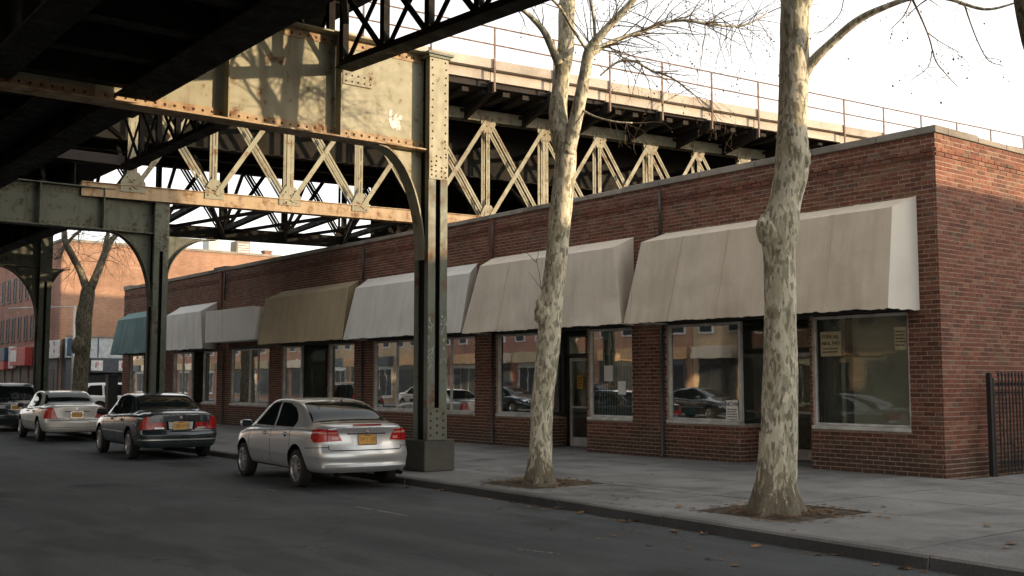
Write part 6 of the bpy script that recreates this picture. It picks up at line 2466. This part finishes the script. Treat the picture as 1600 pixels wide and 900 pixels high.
def suv(name, label, paint):
    car = Car(name, label, 'car', SUV, paint)
    car.side_windows([[(.82, 1.05), (.36, 1.56), (.02, 1.62), (-.02, 1.62), (-.02, 1.05)], [(-.09, 1.05), (-.09, 1.62), (-.95, 1.62), (-1.05, 1.52), (-1.05, 1.05)], [(-1.16, 1.05), (-1.16, 1.60), (-1.75, 1.57), (-1.92, 1.40), (-1.96, 1.10)]])
    car.carve(car.polyplanes([(-.66, 1.10), (.66, 1.10), (.60, 1.55), (.5, 1.60), (-.5, 1.60), (-.60, 1.55)], 'xz'), .003, 'rear_window', 'carglass', cond=lambda c, n: c.y < -1.7 and n.y < -.3)
    car.carve(car.polyplanes([(.60, .60), (-.60, .60), (-.72, 1.12), (.72, 1.12)], 'xy'), .003, 'windscreen', 'carglass', cond=lambda c, n: c.z > 1.05)
    car.seams([('yz', [(-.056, .34), (-.044, .34), (-.044, 1.03), (-.056, 1.03)], sidec), ('yz', [(.96, .34), (.972, .34), (.972, .98), (.96, .98)], sidec), ('yz', [(-1.11, .74), (-1.098, .74), (-1.098, 1.03), (-1.11, 1.03)], sidec)])
    for sg in (-1, 1):
        car.carve([((0, 0, .86), (0, 0, -1)), ((0, 0, 1.12), (0, .3, 1)), ((sg * .66, 0, .86), (-sg, 0, .15)), ((0, -2.0, 0), (0, 1, 0))], .010, 'tail_lamp', 'red', cond=lambda c, n: c.x * sg > .3 and c.y < -1.7)
    car.carve(car.polyplanes([(-.5, .985), (.5, .985), (.5, 1.02), (-.5, 1.02)], 'xz'), .012, 'tailgate_strip', 'alloy', cond=lambda c, n: c.y < -1.7)
    car.plate(.86, 'DNT 6604', .01)
    car.wheels(6)
    car.mirrors(.80, 1.12, paint)
    car.handles([(.12, .93), (-.86, .94)], paint)
    return car


blue = suv('dark_estate', 'blue black estate car cut by the left edge, parked beyond the pale sedan', 'bluecar')
blue.place(10.15, 43.5, R(-3))
ws = suv('white_suv', 'white off roader on the cross street behind the far forked tree', 'whitepaint')
ws.place(19.4, 58.6, R(-90))
for i, (src, x, y) in enumerate(((dark, -3.7, 21.0), (silver, -3.7, 27.2), (dark, -3.7, 34.6), (blue, -3.7, 41.8), (dark, -3.7, 49.0), (pearl, -3.7, 57.5), (blue, -3.7, 66.0))):
    c = copy_tree(src.t)
    c.location = (x, y, 0)
    c.rotation_euler = (0, 0, R(180))
    c['label'] = ['nearest', 'second', 'third', 'fourth', 'fifth', 'sixth', 'farthest'][i] + ' car parked along the opposite kerb, mirrored in the shop glass'
    c['group'] = 'cars along the opposite kerb'

# ------------------------------------------------------------------ far building across the cross street
FBX, FBY = 17.9, 64.6
fbld = thing('brick_building', 'orange brick three storey corner building with red shop signs at the end of the street', 'building', (FBX, FBY, 0))
M().box(FBX, 46, FBY, 96, 0, 9.8).build('wall', A['farbrick'], fbld)
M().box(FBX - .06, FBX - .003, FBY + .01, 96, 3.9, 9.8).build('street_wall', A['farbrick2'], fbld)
q = M()
q.box(FBX - .1, 46.1, FBY - .08, FBY + .3, 9.8, 9.95)
q.box(FBX - .1, FBX + .3, FBY + .3, 96, 9.8, 9.95)
q.build('coping', A['coping'], fbld)
for (z0_, z1_) in ((6.95, 8.4), (4.4, 5.85)):
    for k in range(14):
        yc_ = 67.4 + 1.46 * k + (.0 if k % 2 else .0)
        q = M()
        q.box(FBX - .12, FBX - .061, yc_ - .36, yc_ + .36, z0_ - .1, z0_)
        for (ya, yb, za, zb_) in ((yc_ - .34, yc_ - .28, z0_, z1_), (yc_ + .28, yc_ + .34, z0_, z1_), (yc_ - .28, yc_ + .28, z1_ - .06, z1_), (yc_ - .28, yc_ + .28, (z0_ + z1_) / 2 - .03, (z0_ + z1_) / 2 + .03)):
            q.box(FBX - .10, FBX - .061, ya, yb, za, zb_)
        o = q.build('window', A['signdark'], fbld)
        M().box(FBX - .075, FBX - .062, yc_ - .28, yc_ + .28, z0_, z1_ - .06).build('pane', A['farglass'], o)
# ground floor shops on the street side
q = M()
q.box(FBX - .08, FBX - .003, FBY + .01, 96, 0, 3.9)
q.build('shopfront', A['signdark'], fbld)
for k in range(16):
    y = 65.2 + k * 1.9
    o = M().box(FBX - .10, FBX - .081, y, y + 1.6, .7, 2.5).build('shop_pane', A['farglass'], fbld)
    M().box(FBX - .14, FBX - .081, y + 1.62, y + 1.86, 0.13, 2.7).build('pilaster', A['coping' if k % 2 else 'farbrick2'], fbld)


def xsign(y0, y1, z0_, z1_, out, mat, label, name='shop_sign'):
    t = thing(name, label, 'sign', (FBX, (y0 + y1) / 2, z0_))
    M().box(FBX - .145 - out, FBX - .145, y0, y1, z0_, z1_).build('board', A[mat], t, bevel=.02)
    return t


s_ = xsign(63.95, 66.95, 3.10, 4.12, .12, 'signwhite', 'white fascia sign with purple characters at the corner of the orange building')
for (tx, y, z_, sz) in (('E', 66.4, 3.75, .5), ('3', 65.6, 3.8, .4), ('F5', 64.7, 3.9, .38), ('16', 64.7, 3.5, .36)):
    text('lettering', tx, sz, (FBX - .27, y, z_), (0, -1, 0), (0, 0, 1), A['purple'], s_, .01)
s_ = xsign(69.6, 73.1, 2.75, 3.85, .45, 'signred', 'red shop sign with a white panel beyond the third steel column')
M().box(FBX - .62, FBX - .60, 71.5, 73.0, 3.0, 3.72).build('white_panel', A['signwhite'], s_)
s_ = xsign(73.4, 74.6, 2.6, 4.0, .2, 'signwhite', 'upright white sign with red print between the blue and red shop signs')
text('lettering', 'TEL', .34, (FBX - .352, 74.0, 3.55), (0, -1, 0), (0, 0, 1), A['signred'], s_, .01)
text('lettering', 'B2', .34, (FBX - .352, 74.0, 3.05), (0, -1, 0), (0, 0, 1), A['signred'], s_, .01)
s_ = xsign(74.8, 80, 3.1, 3.95, .4, 'signblue', 'dark blue shop sign with a red lower edge at the left edge')
M().box(FBX - .56, FBX - .145, 74.8, 80, 2.55, 3.08).build('lower_board', A['signred'], s_)
# low shop facing the cross street
lsh = thing('low_shopfront', 'low shopfront with grey fascia and dark letter band under the orange wall', 'shopfront', (24, FBY, 0))
M().box(FBX + .15, 40, FBY - .9, FBY - .003, .13, 4.20).build('wall', A['signdark'], lsh)
M().box(FBX + .05, 40.1, FBY - 1.05, FBY - .903, 3.12, 4.28).build('fascia', A['signgrey'], lsh)
for k in range(5):
    M().box(FBX + 1.8 + 4.2 * k, FBX + 1.86 + 4.2 * k, FBY - 1.07, FBY - 1.051, 3.13, 4.27).build('fascia_joint', A['signblue'], lsh)
M().box(FBX + .12, FBX + .9, FBY - 1.075, FBY - 1.052, 3.2, 4.2).build('blue_panel', A['signblue'], lsh)
M().box(FBX + .10, 40.1, FBY - 1.12, FBY - .903, 4.285, 4.36).build('parapet_cap', A['coping'], lsh)
M().box(FBX + 1.4, 40, FBY - 1.25, FBY - .903, 2.30, 3.10).build('sign_band', A['signdark'], lsh)
for (x0, x1, tx, mt) in ((18.85 + .45, 19.75 + .2, 'P', 'signred'), (20.85, 22.1, 'EXID', 'signred'), (23.2, 24.6, 'NCKI', 'ink')):
    o = M().box(x0, x1, FBY - 1.28, FBY - 1.252, 2.40, 2.98).build('sign_panel', A['signwhite'], lsh)
    text('lettering', tx, .46, ((x0 + x1) / 2, FBY - 1.286, 2.69), (1, 0, 0), (0, 0, 1), A[mt], o, .008)
for k in range(7):
    M().box(FBX + .6 + k * 2.4, FBX + 2.7 + k * 2.4, FBY - .925, FBY - .903, .6, 2.25).build('shop_pane', A['farglass'], lsh)
for (x0, lab) in ((27.4, 'pale grey roof unit left on the orange building'), (29.3, 'tan roof unit right on the orange building')):
    t = thing('roof_unit', lab, 'air conditioner', (x0, FBY + 3, 9.8))
    M().box(x0, x0 + .95, FBY + 2, FBY + 3, 9.9, 10.95).build('casing', A['signgrey' if x0 < 28 else 'coping'], t, bevel=.03)
    for k in range(5):
        M().box(x0 + .1, x0 + .85, FBY + 1.975, FBY + 1.999, 10.05 + k * .16, 10.13 + k * .16).build('louvre', A['polegrey'], t)
t = thing('chimney', 'small brick chimney on the roof line of the orange building', 'chimney', (31.4, FBY + 2, 9.8))
M().box(31.2, 31.7, FBY + 1.8, FBY + 2.3, 9.8, 10.35).build('stack', A['farbrick2'], t)
M().box(31.15, 31.75, FBY + 1.75, FBY + 2.35, 10.352, 10.45).build('cap', A['coping'], t)
t = thing('lamp_pole', 'slim grey lamp pole with a side arm before the orange building', 'lamp pole', (18.5, 62.9, ZS))
M().tube([(18.2, 63.0, ZS), (18.2, 63.0, 6.0)], [.10, .06], 8).build('pole', A['polegrey'], t, smooth=True)
M().tube([(18.2, 63.0, 5.95), (17.0, 65.5, 6.0), (15.8, 67.5, 6.0)], .035, 6).build('arm', A['polegrey'], t)
t = thing('utility_cabinet', 'tall black utility post standing on the pavement by the teal awning', 'utility post', (14.75, 45.6, ZS))
M().box(14.55, 14.95, 45.4, 45.8, ZS, 2.0).build('casing', A['iron'], t, bevel=.03)
M().box(14.53, 14.97, 45.38, 45.82, 2.002, 2.05).build('lid', A['iron'], t, bevel=.01)
M().box(14.58, 14.92, 45.388, 45.398, .5, 1.8).build('door', A['iron'], t)

# ------------------------------------------------------------------ buildings across the street and behind the viewer (mirrored in the glass, cast the long shade)


def block(x0, x1, y0, y1, h, mat, label, face, rows=None):
    t = thing('brick_building', label, 'building', ((x0 + x1) / 2, (y0 + y1) / 2, 0))
    M().box(x0, x1, y0, y1, 0, h).build('wall', A[mat], t)
    M().box(x0 - .12, x1 + .12, y0 - .12, y1 + .12, h, h + .3).build('cornice', A['coping'], t)
    if face == '+X':
        n = max(2, int((y1 - y0) / 3.2))
        for k in range(n):
            ya, yb = y0 + (y1 - y0) * (k + .12) / n, y0 + (y1 - y0) * (k + .88) / n
            o = M().box(x1 + .003, x1 + .08, ya, yb, .5, 3.0).build('shopfront', A[random.choice(['coping', 'signdark', 'dkframe', 'alu'])], t)
            for c in range(3):
                M().box(x1 + .081, x1 + .095, ya + .1 + (yb - ya - .1) * c / 3, ya + (yb - ya - .1) * (c + 1) / 3, .7, 2.7).build('pane', A['farglass'], o)
            M().box(x1 + .003, x1 + random.choice([.15, .5, .8]), ya - .1, yb + .1, 3.02, 3.7).build('shop_sign', A[random.choice(['card', 'olive', 'signdark', 'card', 'cream', 'olive'])], t)
        z = 4.4
        while z + 1.7 < h:
            n = int((y1 - y0) / 1.9)
            for k in range(n):
                y = y0 + (y1 - y0) * (k + .5) / n
                o = M().box(x1 + .002, x1 + .06, y - .5, y + .5, z, z + 1.6).build('window', A['signwhite'], t)
                M().box(x1 + .061, x1 + .075, y - .42, y + .42, z + .08, z + 1.52).build('pane', A['farglass'], o)
            z += 3.0
    return t


y = -12
for k, (d, h, mt) in enumerate(((16, 11.0, 'farbrick2'), (12, 6.4, 'tanbrick'), (11, 7.4, 'farbrick'), (14, 6.2, 'tanbrick'), (12, 7.6, 'farbrick'), (15, 9, 'farbrick2'), (18, 11, 'tanbrick'), (20, 13.0, 'farbrick'), (20, 15, 'farbrick2'), (35, 16, 'tanbrick'), (40, 17, 'farbrick2'))):
    block(-26, -10.2, y, y + d - .05, h, mt, ['first', 'second', 'third', 'fourth', 'fifth', 'sixth', 'seventh', 'eighth', 'ninth', 'tenth', 'eleventh'][k] + ' brick building along the opposite side of the street', '+X')
    y += d
block(17.5, 28.75, -26, -4.0, 6.65, 'farbrick2', 'low brick building across the side street behind the viewer', '')
block(28.9, 34.5, -26, -4.0, 7.1, 'farbrick', 'slightly taller orange brick building across the side street behind the viewer', '')
block(37.8, 42.4, -10, -6.0, 14.2, 'farbrick2', 'unseen narrow brick tower added behind the viewer to shade the second girder', '')  # added out of view, placed and sized to shade the second cross girder
block(44, 75, -26, -4.0, 7.0, 'tanbrick', 'long tan brick building across the side street behind the viewer', '')
